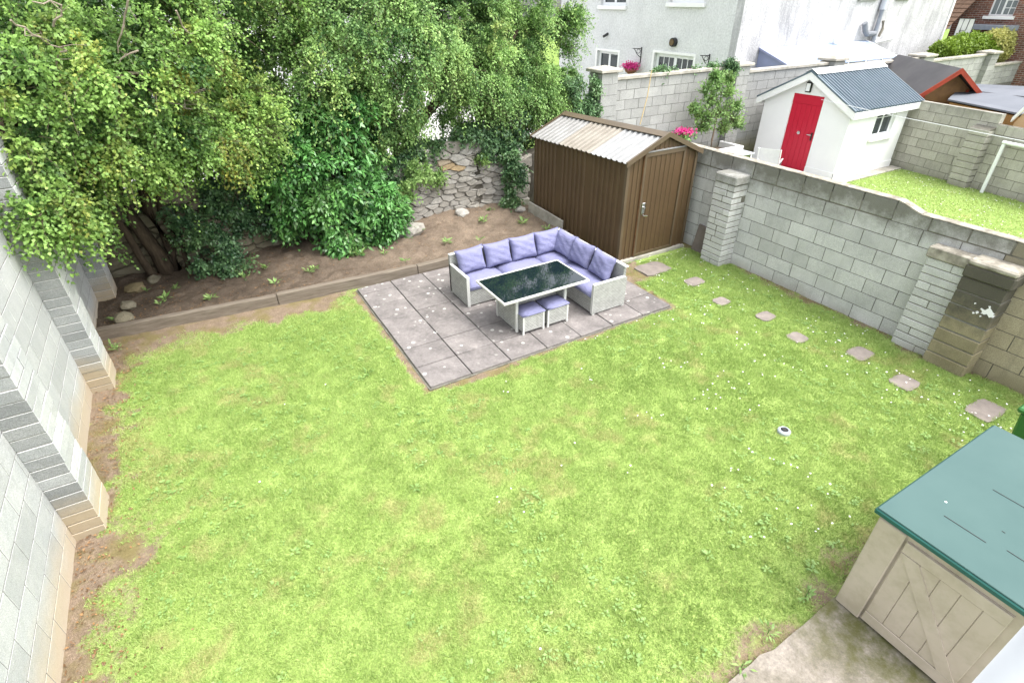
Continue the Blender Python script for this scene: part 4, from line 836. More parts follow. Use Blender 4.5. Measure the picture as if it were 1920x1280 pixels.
leaves('crown', P, D, N, RNG.uniform(.06, .11, len(P)), .045, ti, hu, M['treelet'], yt); twigs('twigs', q, .006, M['twig'], yt)
fl = root('pink_flower_bush', 'bright pink flowering bush behind the shed roof', 'flowers', (9.4, 5.3, .44)); c0 = GY(1282, 247, 5.3)
k = 420; P = c0+RNG.normal(size=(k, 3))*np.array([.15, .12, .05])-np.array([0, 0, .09]); leaves('foliage', P, rdir(k), unit(rdir(k)+np.array([0, 0, 1.])), .08, .05, RNG.random(k), np.zeros(k), M['treelet'], fl)
k = 700; P = c0+RNG.normal(size=(k, 3))*np.array([.12, .09, .035])+np.array([0, 0, .0]); np_q = leaves('blooms', P, rdir(k), unit(rdir(k)+np.array([0, 0, .6])), .045, .045, RNG.random(k), np.zeros(k), M['pink'], fl)
MB().tube([(c0[0], 5.3, .4), (c0[0], 5.3, c0[2]-.1)], .02, 6).build('stem', M['twig'], fl)
ch = root('garden_chair', 'white sling garden chair beyond the right block wall, by the red door', 'chair', (11.05, 3.6, 0)); q0 = GX(1448, 297, 11.4)
def chair(cx, cy, face):
    d = Vector((math.cos(face), math.sin(face), 0)); s_ = Vector((-d.y, d.x, 0)); c_ = Vector((cx, cy, 0)); w = .26
    def pt(u, v, z): return c_+d*u+s_*v+Vector((0, 0, z))
    for v in (-w, w):
        MB().tube([pt(.28, v, .0), pt(.25, v, .42), pt(-.22, v, .40), pt(-.5, v, 1.0)], .014, 8).build('side_frame', M['upvc'], ch)
        MB().tube([pt(-.36, v, .0), pt(-.10, v, .42), pt(.20, v, .62)], .014, 8).build('leg', M['black'], ch); MB().tube([pt(.28, v, .62), pt(-.34, v, .66)], .018, 8).build('armrest', M['upvc'], ch)
    f_ = m_plain('pale_sling_fabric', (.70, .70, .74), (.62, .62, .67), 6, .8)
    MB().hexa([pt(-.22, -w+.02, .415), pt(.25, -w+.02, .435), pt(.25, w-.02, .435), pt(-.22, w-.02, .415), pt(-.22, -w+.02, .423), pt(.25, -w+.02, .443), pt(.25, w-.02, .443), pt(-.22, w-.02, .423)]).build('seat', f_, ch)
    MB().hexa([pt(-.222, -w+.02, .42), pt(-.214, -w+.02, .42), pt(-.214, w-.02, .42), pt(-.222, w-.02, .42), pt(-.5, -w+.02, 1.0), pt(-.492, -w+.02, 1.0), pt(-.492, w-.02, 1.0), pt(-.5, w-.02, 1.0)]).build('backrest', f_, ch)
chair(11.05, 3.6, math.radians(28))
gt = root('garden_table', 'low pale glass garden table beyond the block wall, beside the white chair', 'table', (10.5, 4.4, 0))
B(10.1, 11.0, 4.05, 4.6, .70, .72).build('top', m_plain('pale_glass', (.55, .57, .62), rough=.1, spec=.5), gt)
for a in (10.14, 10.93):
    for b in (4.09, 4.53): B(a, a+.03, b, b+.03, -.005, .70).build('leg', M['upvc'], gt)
# ------------------------------------------------------------------ neighbour house (pebble-dashed)
HX, HY, HX1, HY1, HZ = 14.0, 8.05, 26.3, 17.5, 6.4
hs_ = root('pebbledash_house', 'white pebble-dashed house with grey stains behind the high block wall', 'house', (HX, HY, 0))
def opening_wall(X, holes, y0, y1, z0, z1, th, mat, name, parent):
    """wall in plane X with rectangular holes (y0, y1, z0, z1)"""
    mb = MB(); ys = sorted({y0, y1, *[h[0] for h in holes], *[h[1] for h in holes]})
    for a, b in zip(ys[:-1], ys[1:]):
        hh = sorted([(h[2], h[3]) for h in holes if h[0] < (a+b)/2 < h[1]]); z = z0
        for c, d in hh:
            if c > z: mb.box(X, X+th, a, b, z, c)
            z = d
        if z < z1: mb.box(X, X+th, a, b, z, z1)
    return mb.build(name, mat, parent)
WN = [(9.46, 11.38, .15, 2.42), (13.42, 14.75, 1.0, 2.28), (13.25, 14.75, 3.86, 5.1), (9.4, 10.95, 3.98, 5.2)]
opening_wall(HX, WN, HY, HY1, -.05, HZ, .3, M['dash_a'], 'front_wall', hs_)
def window_x(X, y0, y1, z0, z1, parent, cols, bars=0, fr=.07, name='window', glass='glass', tz=0.):
    mb = MB(); x0, x1 = X+.12, X+.18; mb.box(x0, x1, y0, y0+fr, z0, z1); mb.box(x0, x1, y1-fr, y1, z0, z1); mb.box(x0, x1, y0+fr, y1-fr, z0, z0+fr); mb.box(x0, x1, y0+fr, y1-fr, z1-fr, z1)
    cw = (y1-y0-2*fr)/cols
    for i in range(1, cols): c_ = y0+fr+cw*i; mb.box(x0, x1, c_-fr*.55, c_+fr*.55, z0+fr, z1-fr)
    o = mb.build(name, M['upvc'], parent)
    for i in range(cols):
        a, b = y0+fr+cw*i+(fr*.56 if i else 0), y0+fr+cw*(i+1)-(fr*.56 if i < cols-1 else 0)
        B(x0+.025, x0+.035, a, b, z0+fr, z1-fr).build('pane', M[glass], o)
        for k in range(1, bars+1): c_ = a+(b-a)*k/(bars+1); B(x0+.012, x0+.0245, c_-.014, c_+.014, z0+fr, z1-fr).build('glazing_bar', M['upvc'], o)
    return o
window_x(HX, *WN[0], hs_, 2, 2, .12, 'french_door'); window_x(HX, *WN[1], hs_, 2, 0, .10); window_x(HX, *WN[2], hs_, 2, 0, .10); window_x(HX, *WN[3], hs_, 2, 0, .10)
for (a, b, c, d) in WN[1:]: B(HX-.1, HX-.001, a-.1, b+.1, c-.13, c-.002).build('sill', M['white_trim'], hs_, bevel=.01)
for (a, b, c, d) in WN[:2]:
    B(HX-.02, HX-.001, a-.10, a-.001, c, d+.08).build('window_band', M['white_trim'], hs_); B(HX-.02, HX-.001, b+.001, b+.10, c, d+.08).build('window_band', M['white_trim'], hs_); B(HX-.02, HX-.001, a, b, d+.001, d+.08).build('window_band', M['white_trim'], hs_)
l_ = MB().tube([(HX-.001, 10.45, 2.80), (HX-.14, 10.45, 2.80)], .14, 16).build('wall_light', M['black'], hs_); MB().tube([(HX-.141, 10.45, 2.80), (HX-.17, 10.45, 2.80)], .10, 14).build('lens', m_plain('amber_lens', (.12, .08, .03), rough=.2), l_)
MB().tube([(HX-.001, 14.16, 2.9), (HX-.2, 14.2, 2.8)], .05, 8).build('security_lamp', M['black'], hs_)
for yb in (12.1, 8.78):
    mb = MB(); mb.tube([(HX-.01, yb, 2.0), (HX-.01, yb, 2.55)], .022, 6); mb.tube([(HX-.02, yb, 2.50), (HX-.42, yb+.03, 2.52)], .014, 6); mb.tube([(HX-.02, yb, 2.2), (HX-.2, yb, 2.32), (HX-.36, yb+.02, 2.52)], .012, 6)
    mb.tube([(HX-.15+.09*math.cos(t), yb, 2.42+.07*math.sin(t)) for t in np.linspace(0, 6.2, 10)], .010, 5); mb.build('basket_bracket', M['black'], hs_)
hb = root('hanging_basket', 'hanging basket of magenta flowers on the pebble-dashed house', 'flower basket', (HX-.35, 12.5, 1.6)); hc = GX(*(1060+655/5.333, 690/5.333), HX-.3)
MB().lathe((hc[0], hc[1], hc[2]-.18), [(.08, 0), (.2, .08), (.26, .2)], 14).build('basket', m_plain('terracotta_basket', (.25, .10, .06), (.18, .08, .05), 20, .9), hb)
k = 500; P = hc+RNG.normal(size=(k, 3))*np.array([.14, .16, .06])+np.array([0, 0, .1]); leaves('blooms', P, rdir(k), rdir(k), .06, .06, RNG.random(k), np.zeros(k), M['pink'], hb)
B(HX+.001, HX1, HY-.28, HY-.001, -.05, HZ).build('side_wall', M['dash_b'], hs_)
B(HX1-.3, HX1, HY+.0, HY1, -.05, HZ).build('rear_wall', M['dash_a'], hs_); B(HX+.301, HX1-.301, HY1-.3, HY1, -.05, HZ).build('far_wall', M['dash_a'], hs_)
B(HX1+.001, HX1+.12, HY-.32, HY-.10, -.05, HZ).build('corner_trim', M['white_trim'], hs_)
MB().prism([(HX-.4, HY-.6, HZ), (HX-.4, HY1+.4, HZ), (HX-.4, (HY+HY1)/2, HZ+3.2)], (HX1-HX+.8, 0, 0)).build('roof', m_plain('dark_roof_tile', (.09, .085, .085), (.06, .06, .06), 5, .8), hs_)
for (a, b) in ((19.75, 20.9), (22.1, 23.0)):
    B(a, b, HY-.36, HY-.281, 3.98, 4.06).build('sill', m_plain('grey_sill', (.3, .3, .28)), hs_, bevel=.01); B(a+.06, b-.06, HY-.30, HY-.2815, 4.061, 4.9).build('pane', M['glass'], hs_)
yq = HY-.40
sp = MB().tube([(21.3, yq, 2.2), (21.25, yq, 3.05), (21.25, yq, 3.7)], .075, 12).build('soil_pipe', m_plain('grey_pipe', (.30, .32, .36), (.24, .26, .3), 4, .5), hs_)
MB().tube([(21.25, yq, 3.701), (21.25, yq, 6.3)], .11, 14).build('wide_pipe', m_plain('pale_grey_pipe', (.50, .52, .57), (.45, .47, .52), 4, .5), sp)
MB().tube([(21.2, yq-.02, 2.95), (20.7, yq-.02, 2.95), (20.55, yq-.02, 3.05), (20.40, yq-.01, 3.3)], .09, 10).build('pipe_branch', m_plain('dark_grey_pipe', (.16, .17, .19), (.22, .23, .25), 6, .5), sp)
MB().tube([(18.75, yq-.02, 2.90), (18.85, yq-.02, 2.74), (20.95, yq-.03, 2.64), (21.2, yq-.03, 2.62)], .045, 8).build('waste_pipe', M['upvc'], sp)
MB().tube([(21.36, yq-.02, 2.66), (22.6, yq-.02, 2.76), (22.72, yq-.02, 2.92)], .045, 8).build('waste_pipe', M['upvc'], sp)
MB().tube([(21.45, yq-.06, 2.85), (21.55, yq-.06, 3.1), (21.5, yq-.02, 3.35)], .05, 8).build('hopper', m_plain('rusty_hopper', (.22, .2, .16)), sp)
# lean-to greenhouse
lt_ = root('lean_to', 'pale translucent lean-to roof against the pebble-dashed house', 'lean-to', (18, 7.2, 0))
lz0, lz1, ly0, ly1, lx0, lx1 = 2.74, 2.28, HY-.29, 6.42, 15.1, 21.0
pc = m_plain('polycarbonate_sheet', (.27, .33, .43), (.24, .30, .40), 2, .6, .2)
npn = 6
for i in range(npn):
    a, b = lx0+(lx1-lx0)*i/npn+.02, lx0+(lx1-lx0)*(i+1)/npn-.02; MB().hexa([(a, ly1, lz1-.02), (b, ly1, lz1-.02), (b, ly0, lz0-.02), (a, ly0, lz0-.02), (a, ly1, lz1), (b, ly1, lz1), (b, ly0, lz0), (a, ly0, lz0)]).build('roof_panel', pc, lt_)
for i in range(npn+1):
    a = lx0+(lx1-lx0)*i/npn; MB().hexa([(a-.03, ly1, lz1-.05), (a+.03, ly1, lz1-.05), (a+.03, ly0, lz0-.05), (a-.03, ly0, lz0-.05), (a-.03, ly1, lz1+.015), (a+.03, ly1, lz1+.015), (a+.03, ly0, lz0+.015), (a-.03, ly0, lz0+.015)]).build('rafter', m_plain('lavender_frame', (.28, .30, .44), (.25, .27, .4)) if i == 0 else M['upvc'], lt_)
MB().prism([(lx0+.02, ly1, 0.), (lx0+.02, ly0, 0.), (lx0+.02, ly0, lz0-.06), (lx0+.02, ly1, lz1-.06)], (.03, 0, 0)).build('end_panel', m_plain('lavender_panel', (.26, .29, .44), (.24, .27, .40), 3, .4), lt_)
B(lx0, lx1, ly1, ly1+.04, 0., lz1-.055).build('front_panel', pc, lt_)
# ------------------------------------------------------------------ far right: brick house, hedge, backboard, sheds
BXX = 30.
bh = root('brick_house', 'red brick house with brown tiled roof in the far right corner', 'house', (BXX, 7, 0))
t = NT('red_brick', .9, .15); w = t.n('ShaderNodeTexBrick'); w.inputs['Scale'].default_value = 1.; w.inputs['Brick Width'].default_value = .23; w.inputs['Row Height'].default_value = .08; w.inputs['Mortar Size'].default_value = .008
sx = t.n('ShaderNodeSeparateXYZ'); t.put(sx.inputs[0], t.pos); cxn = t.n('ShaderNodeCombineXYZ'); t.put(cxn.inputs[0], sx.outputs[1]); t.put(cxn.inputs[1], sx.outputs[2]); t.put(w.inputs['Vector'], cxn.outputs[0])
w.inputs['Color1'].default_value = (.20, .085, .06, 1); w.inputs['Color2'].default_value = (.12, .06, .05, 1); w.inputs['Mortar'].default_value = (.30, .27, .24, 1); M['brick'] = t.col(t.bright(w.outputs['Color'], t.rng(t.noise(3, 5), .3, .7, .75, 1.3)))
opening_wall(BXX, [(7.0, 7.95, 3.32, 4.5)], 2., 9.2, -.05, 6.5, .3, M['brick'], 'wall', bh)
o = window_x(BXX, 7.0, 7.95, 3.32, 4.5, bh, 2, 1, .06, glass='glass2')
for z_ in (3.62, 3.9, 4.2): B(BXX+.13, BXX+.144, 7.06, 7.45, z_-.014, z_+.014).build('glazing_bar', M['upvc'], o)
B(BXX-.12, BXX-.001, 6.9, 8.05, 3.2, 3.318).build('sill', M['white_trim'], bh, bevel=.01)
B(BXX-.6, BXX-.001, 6.6, 8.35, 2.82, 3.0).build('porch_flashing', m_plain('lead_flashing', (.28, .31, .36), (.22, .25, .3)), bh)
M['tile'] = m_plain('brown_roof_tile', (.15, .095, .065), (.11, .07, .05), 3, .85, .2, var=.08)
# tiled roof of the lower wing, rows of overlapping tiles
BY0, BY1 = 8.36, 11.4
MB().box(27.3, 29.95, BY0+.1, BY1, -.05, 2.28).build('wing_wall', M['brick'], bh)
for r_ in range(13):
    f0 = r_/13; xA = 27.1+(30.1-27.1)*f0; zA = 2.33+(4.35-2.33)*f0; dx_, dz_ = 3./13, 2.02/13
    mb = MB(); ncol = 18
    for c_ in range(ncol):
        a = BY0+(BY1-BY0)*c_/ncol; b = BY0+(BY1-BY0)*(c_+1)/ncol-.012
        mb.hexa([(xA, a, zA+.0), (xA, b, zA+.0), (xA+dx_, b, zA+dz_), (xA+dx_, a, zA+dz_), (xA, a, zA+.05), (xA, b, zA+.05), (xA+dx_, b, zA+dz_+.015), (xA+dx_, a, zA+dz_+.015)])
    mb.build('tile_row', M['tile'], bh)
MB().hexa([(28.5, BY1, 3.35), (28.62, BY1, 3.35), (30.05, 8.4, 4.4), (29.93, 8.4, 4.4), (28.5, BY1, 3.47), (28.62, BY1, 3.47), (30.05, 8.4, 4.52), (29.93, 8.4, 4.52)]).build('hip_ridge', m_plain('dark_hip_tile', (.07, .05, .04)), bh)
B(27.0, 27.1, BY0, BY1, 2.22, 2.36).build('gutter', M['white_trim'], bh)
o = MB().box(27.2, 27.299, 9.5, 10.1, 1.55, 2.02).build('small_window', M['upvc'], bh); B(27.19, 27.1995, 9.55, 10.05, 1.6, 1.97).build('pane', M['glass2'], o)
def shrubmass(name, label, cat, ell, nleaf, L, mat, tint=(.2, .9), group=None, inner=.55):
    r0 = root(name, label, cat, (float(np.mean([e[0] for e in ell])), float(np.mean([e[1] for e in ell])), 0), group); Pp = []; tt = []
    for (cx_, cy_, cz_, rx, ry, rz_) in ell:
        k = int(nleaf/len(ell)); u = rdir(k); rr_ = RNG.uniform(inner, 1.02, k)[:, None]; p_ = u*rr_*np.array([rx, ry, rz_]); lump = vn(p_[:, 0]*2.2+p_[:, 2], p_[:, 1]*2.2-p_[:, 2]*1.3, 1.7, 7); Pp.append(np.array([cx_, cy_, cz_])+p_*(.88+.24*lump)[:, None]); tt.append(tint[0]+(tint[1]-tint[0])*np.clip(lump*.8+(u[:, 2]*.5+.3)*.4+RNG.normal(size=k)*.15, 0, 1))
    Pp = np.concatenate(Pp); tt = np.concatenate(tt); k = len(Pp); leaves('foliage', Pp, rdir(k)+np.array([0, 0, .3]), unit(rdir(k)*.8+np.array([-.2, -.3, .7])), RNG.uniform(.6, 1.2, k)*L, L*.6, tt, RNG.random(k)*.15, mat, r0)
    for (cx_, cy_, cz_, rx, ry, rz_) in ell: MB().tube([(cx_, cy_, 0), (cx_, cy_, cz_+rz_*.3)], [.05, .02], 6).build('stem', M['twig'], r0)
    return r0
def hpix(lst, Y_): return [(*GY(x_, y_, Y_), rx, ry, rz_) for x_, y_, rx, ry, rz_ in lst]
shrubmass('conifer_hedge', 'dark green clipped conifer hedge behind the high block wall', 'hedge', hpix([(1772, 98, .75, .5, .45), (1795, 95, .9, .5, .6), (1820, 92, .9, .5, .6), (1845, 90, .8, .5, .55)], 6.9), 26000, .10, M['hedge'])
shrubmass('golden_hedge', 'yellow variegated hedge beside the dark conifer hedge', 'hedge', hpix([(1872, 90, .7, .5, .75), (1893, 88, .7, .5, .8), (1860, 75, .5, .4, .35)], 6.8), 18000, .11, M['goldleaf'], (.3, 1.))
shrubmass('green_hedge', 'small green conifer at the far right edge of the wall', 'hedge', hpix([(1922, 92, .5, .45, .85)], 6.8), 7000, .10, M['hedge'], (.4, 1.))
hp = root('basketball_hoop', 'white basketball backboard with black frame above the hedge', 'basketball hoop', (24.6, 8.0, 0)); c0 = GX(1808, 53, 26.5)
def bp(u, v, w=0): return Vector((c0[0]+w, c0[1]-u*.8, c0[2]+v*.85))
MB().hexa([bp(-.35, -.42), bp(.35, -.42), bp(.35, -.42, .03), bp(-.35, -.42, .03), bp(-.35, .38), bp(.35, .38), bp(.35, .38, .03), bp(-.35, .38, .03)]).build('backboard', M['white_trim'], hp)
mb = MB(); mb.tube([bp(-.36, -.42, -.012), bp(-.36, .39, -.012), bp(.36, .39, -.012), bp(.36, -.42, -.012), bp(-.36, -.42, -.012)], .02, 6); mb.tube([bp(-.13, .36, -.012), bp(-.15, -.1, -.012), bp(.1, -.1, -.012), bp(.12, .36, -.012)], .012, 5); mb.tube([bp(-.15, -.1, -.012), bp(-.05, -.4, -.012)], .02, 5); mb.build('frame', M['black'], hp)
MB().tube([(c0[0]+.15, c0[1], 0), (c0[0]+.15, c0[1], c0[2]+.2)], .05, 8).build('pole', M['black'], hp); MB().tube([(c0[0]+.14, c0[1], c0[2]), (c0[0]+.03, c0[1], c0[2])], .03, 6).build('bracket', M['black'], hp)
# red-brown playhouse with felt roof
ph = root('playhouse', 'red-brown wooden playhouse with a shiny dark felt roof', 'playhouse', (17.6, 4., 0))
R1 = GX(1801, 131, 17.6); R0 = GX(1676, 129, 20.2); R0[2] = R1[2]; ax = (R1-R0); ax[2] = 0; Lr = np.linalg.norm(ax); ax /= Lr; pe = np.array([ax[1], -ax[0], 0.])
if pe @ (CAM-R1) < 0: pe = -pe
felt = m_plain('dark_felt', (.045, .042, .047), (.07, .066, .07), 2, .35, .5); redw = m_plain('red_stained_timber', (.30, .045, .02), (.22, .035, .015), 6, .6, .3)
up = np.array([0, 0, 1.])
for s_ in (1, -1):
    a, b = R1+ax*.05, R0; e = pe*s_*.95-up*.78; MB().hexa([tuple(q) for q in (a, b, b+e, a+e, a+up*.04, b+up*.04, b+e+up*.04, a+e+up*.04)]).build('roof', felt, ph)
    MB().hexa([tuple(q) for q in (R1+ax*.06, R1+ax*.10, R1+ax*.10+e, R1+ax*.06+e, R1+ax*.06-up*.10+up*.15, R1+ax*.10+up*.05, R1+ax*.10+e+up*.05, R1+ax*.06+e+up*.05)]).build('bargeboard', redw, ph)
    MB().hexa([tuple(q) for q in (R1+ax*.065-up*.09, R1+ax*.105-up*.09, R1+ax*.105+e-up*.09, R1+ax*.065+e-up*.09, R1+ax*.065-up*.003, R1+ax*.105-up*.003, R1+ax*.105+e-up*.003, R1+ax*.065+e-up*.003)]).build('barge_trim', redw, ph)
gp0 = R1-ax*.35; wdt = .78
MB().prism([tuple(gp0+pe*wdt-up*gp0[2]), tuple(gp0-pe*wdt-up*gp0[2]), tuple(gp0-pe*wdt-up*.66), tuple(gp0-up*.04), tuple(gp0+pe*wdt-up*.66)], tuple(-ax*(Lr-.6))).build('wall', m_plain('timber_boards', (.26, .15, .06), (.2, .11, .05), 6, .7), ph)
for v in (-.55, .55): q = gp0+ax*.06+pe*v; MB().tube([tuple(q-up*q[2]), tuple(q-up*.55)], .04, 4).build('post', redw, ph)
gsx = root('felt_roof_shed', 'low timber shed with a broad grey felt roof beyond the weathered wall', 'shed', (18.5, 1, 0))
q = [GX(1808, 159, 19.6), GX(1960, 167, 18.4), GX(1960, 226, 15.9), GX(1772, 200, 17.0)]
grf = m_plain('grey_felt', (.15, .16, .18), (.13, .14, .16), 1.5, .7, .3); q[3][2] = q[2][2]
MB().hexa([tuple(v) for v in q]+[tuple(v+up*.04) for v in q]).build('roof', grf, gsx); s0 = q[0]+(q[3]-q[0])*.42+up*.045; s1 = q[1]+(q[2]-q[1])*.42+up*.045
MB().tube([tuple(s0), tuple(s1)], .012, 5).build('felt_seam', felt, gsx)
mid = sum(q)/4; V = [v+(mid-v)*.06 for v in q]; MB().hexa([(v[0], v[1], 0) for v in V]+[(v[0], v[1], v[2]-.05) for v in V]).build('wall', m_plain('orange_timber', (.36, .19, .06), (.28, .15, .05), 6, .7), gsx)
tg = root('timber_gable', 'pale orange timber gable with bargeboard at the right edge', 'shed', (15.6, -.6, 0)); q0, q1 = GX(1894, 229, 15.5), GX(1945, 183, 15.5)
wo = m_plain('pale_timber', (.50, .34, .20), (.42, .28, .15), 5, .7); MB().hexa([tuple(v) for v in (q0, q0+[.12, 0, 0], q1+[.12, 0, 0], q1, q0+up*.11, q0+up*.11+[.12, 0, 0], q1+up*.11+[.12, 0, 0], q1+up*.11)]).build('bargeboard', M['white_trim'], tg)
MB().prism([(q0[0]+.1, q0[1]-.05, 0), (q1[0]+.1, q1[1], 0), tuple(q1+[.1, 0, -.02]), (q0[0]+.1, q0[1]-.05, q0[2]-.02)], (1.6, 0, 0)).build('wall', wo, tg)
# white house and grass seen through gaps behind the trees
fh = root('far_house', 'pale house wall glimpsed through gaps behind the hawthorn trees', 'house', (0, 24, 0))
B(-12, 9.5, 24, 24.3, -.06, 5.6).build('wall', M['dash_a'], fh)
for a in (-8.5, -4, .5, 5.2):
    o = B(a, a+1.3, 23.96, 23.999, 1., 2.2).build('window', M['upvc'], fh); B(a+.1, a+1.2, 23.95, 23.9595, 1.1, 2.1).build('pane', M['glass'], o)
MB().prism([(-12.4, 23.5, 5.6), (-12.4, 31, 5.6), (-12.4, 27, 8.2)], (22.4, 0, 0)).build('roof', m_plain('grey_slate', (.09, .09, .1), (.06, .06, .07), 5, .8), fh)
pv = B(-14, 13, 12, 23.9, -.055, -.03).build('yard', m_plain('pale_yard', (.46, .45, .43), (.38, .37, .35), 2, .9)); tag(pv, kind='structure')
# ------------------------------------------------------------------ trees
def ellipsoid_clumps(ell, n, rmin, rmax, shell=.62, seed=0):
    c = []; tot = sum(e[6] for e in ell)
    for (a, b, z, rx, ry, rz_, w) in ell:
        k = int(n*w/tot); u = rdir(k); rr_ = (shell+(1-shell)*RNG.random(k))[:, None]; c.append(np.array([a, b, z])+u*rr_*np.array([rx, ry, rz_]))
    c = np.concatenate(c); return c, RNG.uniform(rmin, rmax, len(c))
def hollow(c, r_, sc, seed, thr):
    m = (vn(c[:, 0]+c[:, 2]*.37, c[:, 2]*1.2-c[:, 1]*.3, sc, seed)) > thr; return c[m], r_[m]
def crown(parent, cl, rad, mat, ntw, nl, droop, L, W, tint, hue, outc, jit=.03, twr=.004, keep=.35):
    P, D, N, ti, hu, q = sprays(cl, rad, tint, hue, ntw, nl, droop, jit, outc)
    leaves('crown', P, D, N, RNG.uniform(.65, 1.35, len(P))*np.repeat(RNG.uniform(.75, 1.25, len(cl)), ntw*nl)*L, W, ti, hu, mat, parent); twigs('twigs', q[RNG.random(len(q)) < keep], twr, M['twig'], parent)
# left hawthorn
t1 = root('hawthorn_tree', 'large hawthorn tree with orange-tinged leaves overhanging the left block wall', 'tree', (-2.85, 5.35, .1))
for path, rd in (([(-2.75, 5.35, .0), (-2.80, 5.36, .5), (-2.95, 5.38, 1.1), (-3.0, 5.4, 1.8), (-2.9, 5.3, 2.6), (-3.2, 5.0, 3.6)], [.15, .12, .105, .10, .08, .05]),
                 ([(-2.60, 5.32, .0), (-2.58, 5.33, .6), (-2.72, 5.35, 1.3), (-2.55, 5.3, 2.1), (-1.9, 5.1, 3.0), (-1.3, 4.9, 3.8)], [.12, .095, .085, .075, .06, .035]),
                 ([(-2.95, 5.28, .0), (-3.05, 5.25, .5), (-3.1, 5.2, 1.0), (-3.3, 5.1, 1.9), (-3.6, 4.6, 2.9)], [.08, .06, .055, .05, .03]),
                 ([(-2.42, 5.25, .05), (-2.40, 5.2, .6), (-2.55, 5.25, 1.2), (-2.3, 5.1, 2.2)], [.06, .045, .04, .03]),
                 ([(-2.9, 5.3, 2.6), (-2.6, 4.4, 3.3), (-2.3, 3.6, 3.5), (-1.7, 3.2, 3.3)], [.06, .045, .03, .015]), ([(-2.95, 5.3, 2.2), (-3.3, 4.2, 2.8), (-3.6, 3.2, 3.1), (-3.5, 2.6, 3.0)], [.06, .045, .03, .015])):
    tree_trunk(t1, path, rd, M['bark'])
ELL1 = [(-2.7, 5.1, 3.95, 2.35, 2.0, 2.0, 10), (-3.4, 3.7, 3.55, 1.15, 1.2, 1.1, 5), (-1.55, 4.6, 3.55, 1.25, 1.3, 1.35, 5), (-2.5, 3.9, 3.2, 1.1, 1.0, .95, 4), (-3.7, 2.75, 2.75, .55, .5, .65, 1.6), (-1.9, 4.0, 2.5, .7, .6, .5, 1.5), (-1.2, 4.5, 2.5, .7, .6, .55, 1.5), (-3.25, 3.9, 2.1, .5, .5, .45, 1.0), (-3.45, 2.55, 2.35, .42, .45, .40, 1.5), (-3.1, 3.3, 2.45, .6, .4, .4, 1.2), (-.5, 5.4, 3.9, .9, .9, 1.4, 4.5), (-1.6, 6.8, 3.7, 2.4, .8, 1.9, 6), (-3.6, 6.6, 3.0, 1.3, .7, 1.6, 4), (-2.3, 7.3, 4.6, 2.4, .5, 1.1, 6)]
c, r_ = ellipsoid_clumps(ELL1, 760, .24, .50, .72)
ok = (c[:, 2] < 5.8) & (c[:, 1] > 1.9); c, r_ = hollow(c[ok], r_[ok], 1.6, 5, .20)
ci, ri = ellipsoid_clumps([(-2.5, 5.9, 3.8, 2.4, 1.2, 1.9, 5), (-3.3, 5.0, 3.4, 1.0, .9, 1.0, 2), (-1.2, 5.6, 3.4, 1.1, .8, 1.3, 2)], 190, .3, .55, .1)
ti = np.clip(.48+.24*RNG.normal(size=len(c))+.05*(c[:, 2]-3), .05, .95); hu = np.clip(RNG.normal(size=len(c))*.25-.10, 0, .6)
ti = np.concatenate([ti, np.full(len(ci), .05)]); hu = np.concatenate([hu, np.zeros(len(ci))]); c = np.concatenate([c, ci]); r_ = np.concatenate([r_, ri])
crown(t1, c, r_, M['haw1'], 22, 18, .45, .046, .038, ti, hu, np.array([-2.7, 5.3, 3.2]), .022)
for path in ([(20, 38), (60, 65), (95, 85), (125, 95)], [(125, 95), (108, 100), (108, 130), (115, 155)], [(170, 165), (200, 145), (255, 138), (315, 150), (335, 160)], [(245, 150), (285, 172), (325, 195), (360, 205)], [(290, 178), (330, 172), (365, 175), (385, 165)], [(240, 0), (232, 45), (222, 100)], [(100, 50), (115, 10), (60, 3)], [(260, 95), (230, 108), (215, 120)], [(330, 20), (350, 60)]):
    q0 = [GY(x_, y_, 2.42+.9*(x_/500)+.0035*y_) for x_, y_ in path]; q = []
    for i in range(len(q0)-1):
        for t in (0., .33, .66): q.append(q0[i]*(1-t)+q0[i+1]*t+RNG.normal(size=3)*.012*(t > 0))
    q.append(q0[-1]); MB().tube([tuple(v) for v in q], [.012-.006*i/len(q) for i in range(len(q))], 6).build('bare_branch', M['palebark'], t1)
    for v in q[2:-1:2]:
        w_ = v+rdir(1)[0]*.12; e_ = w_+rdir(1)[0]*.12+np.array([.05, 0, -.03]); MB().tube([tuple(v), tuple(w_), tuple(e_)], [.006, .004, .002], 5).build('twig', M['palebark'], t1)
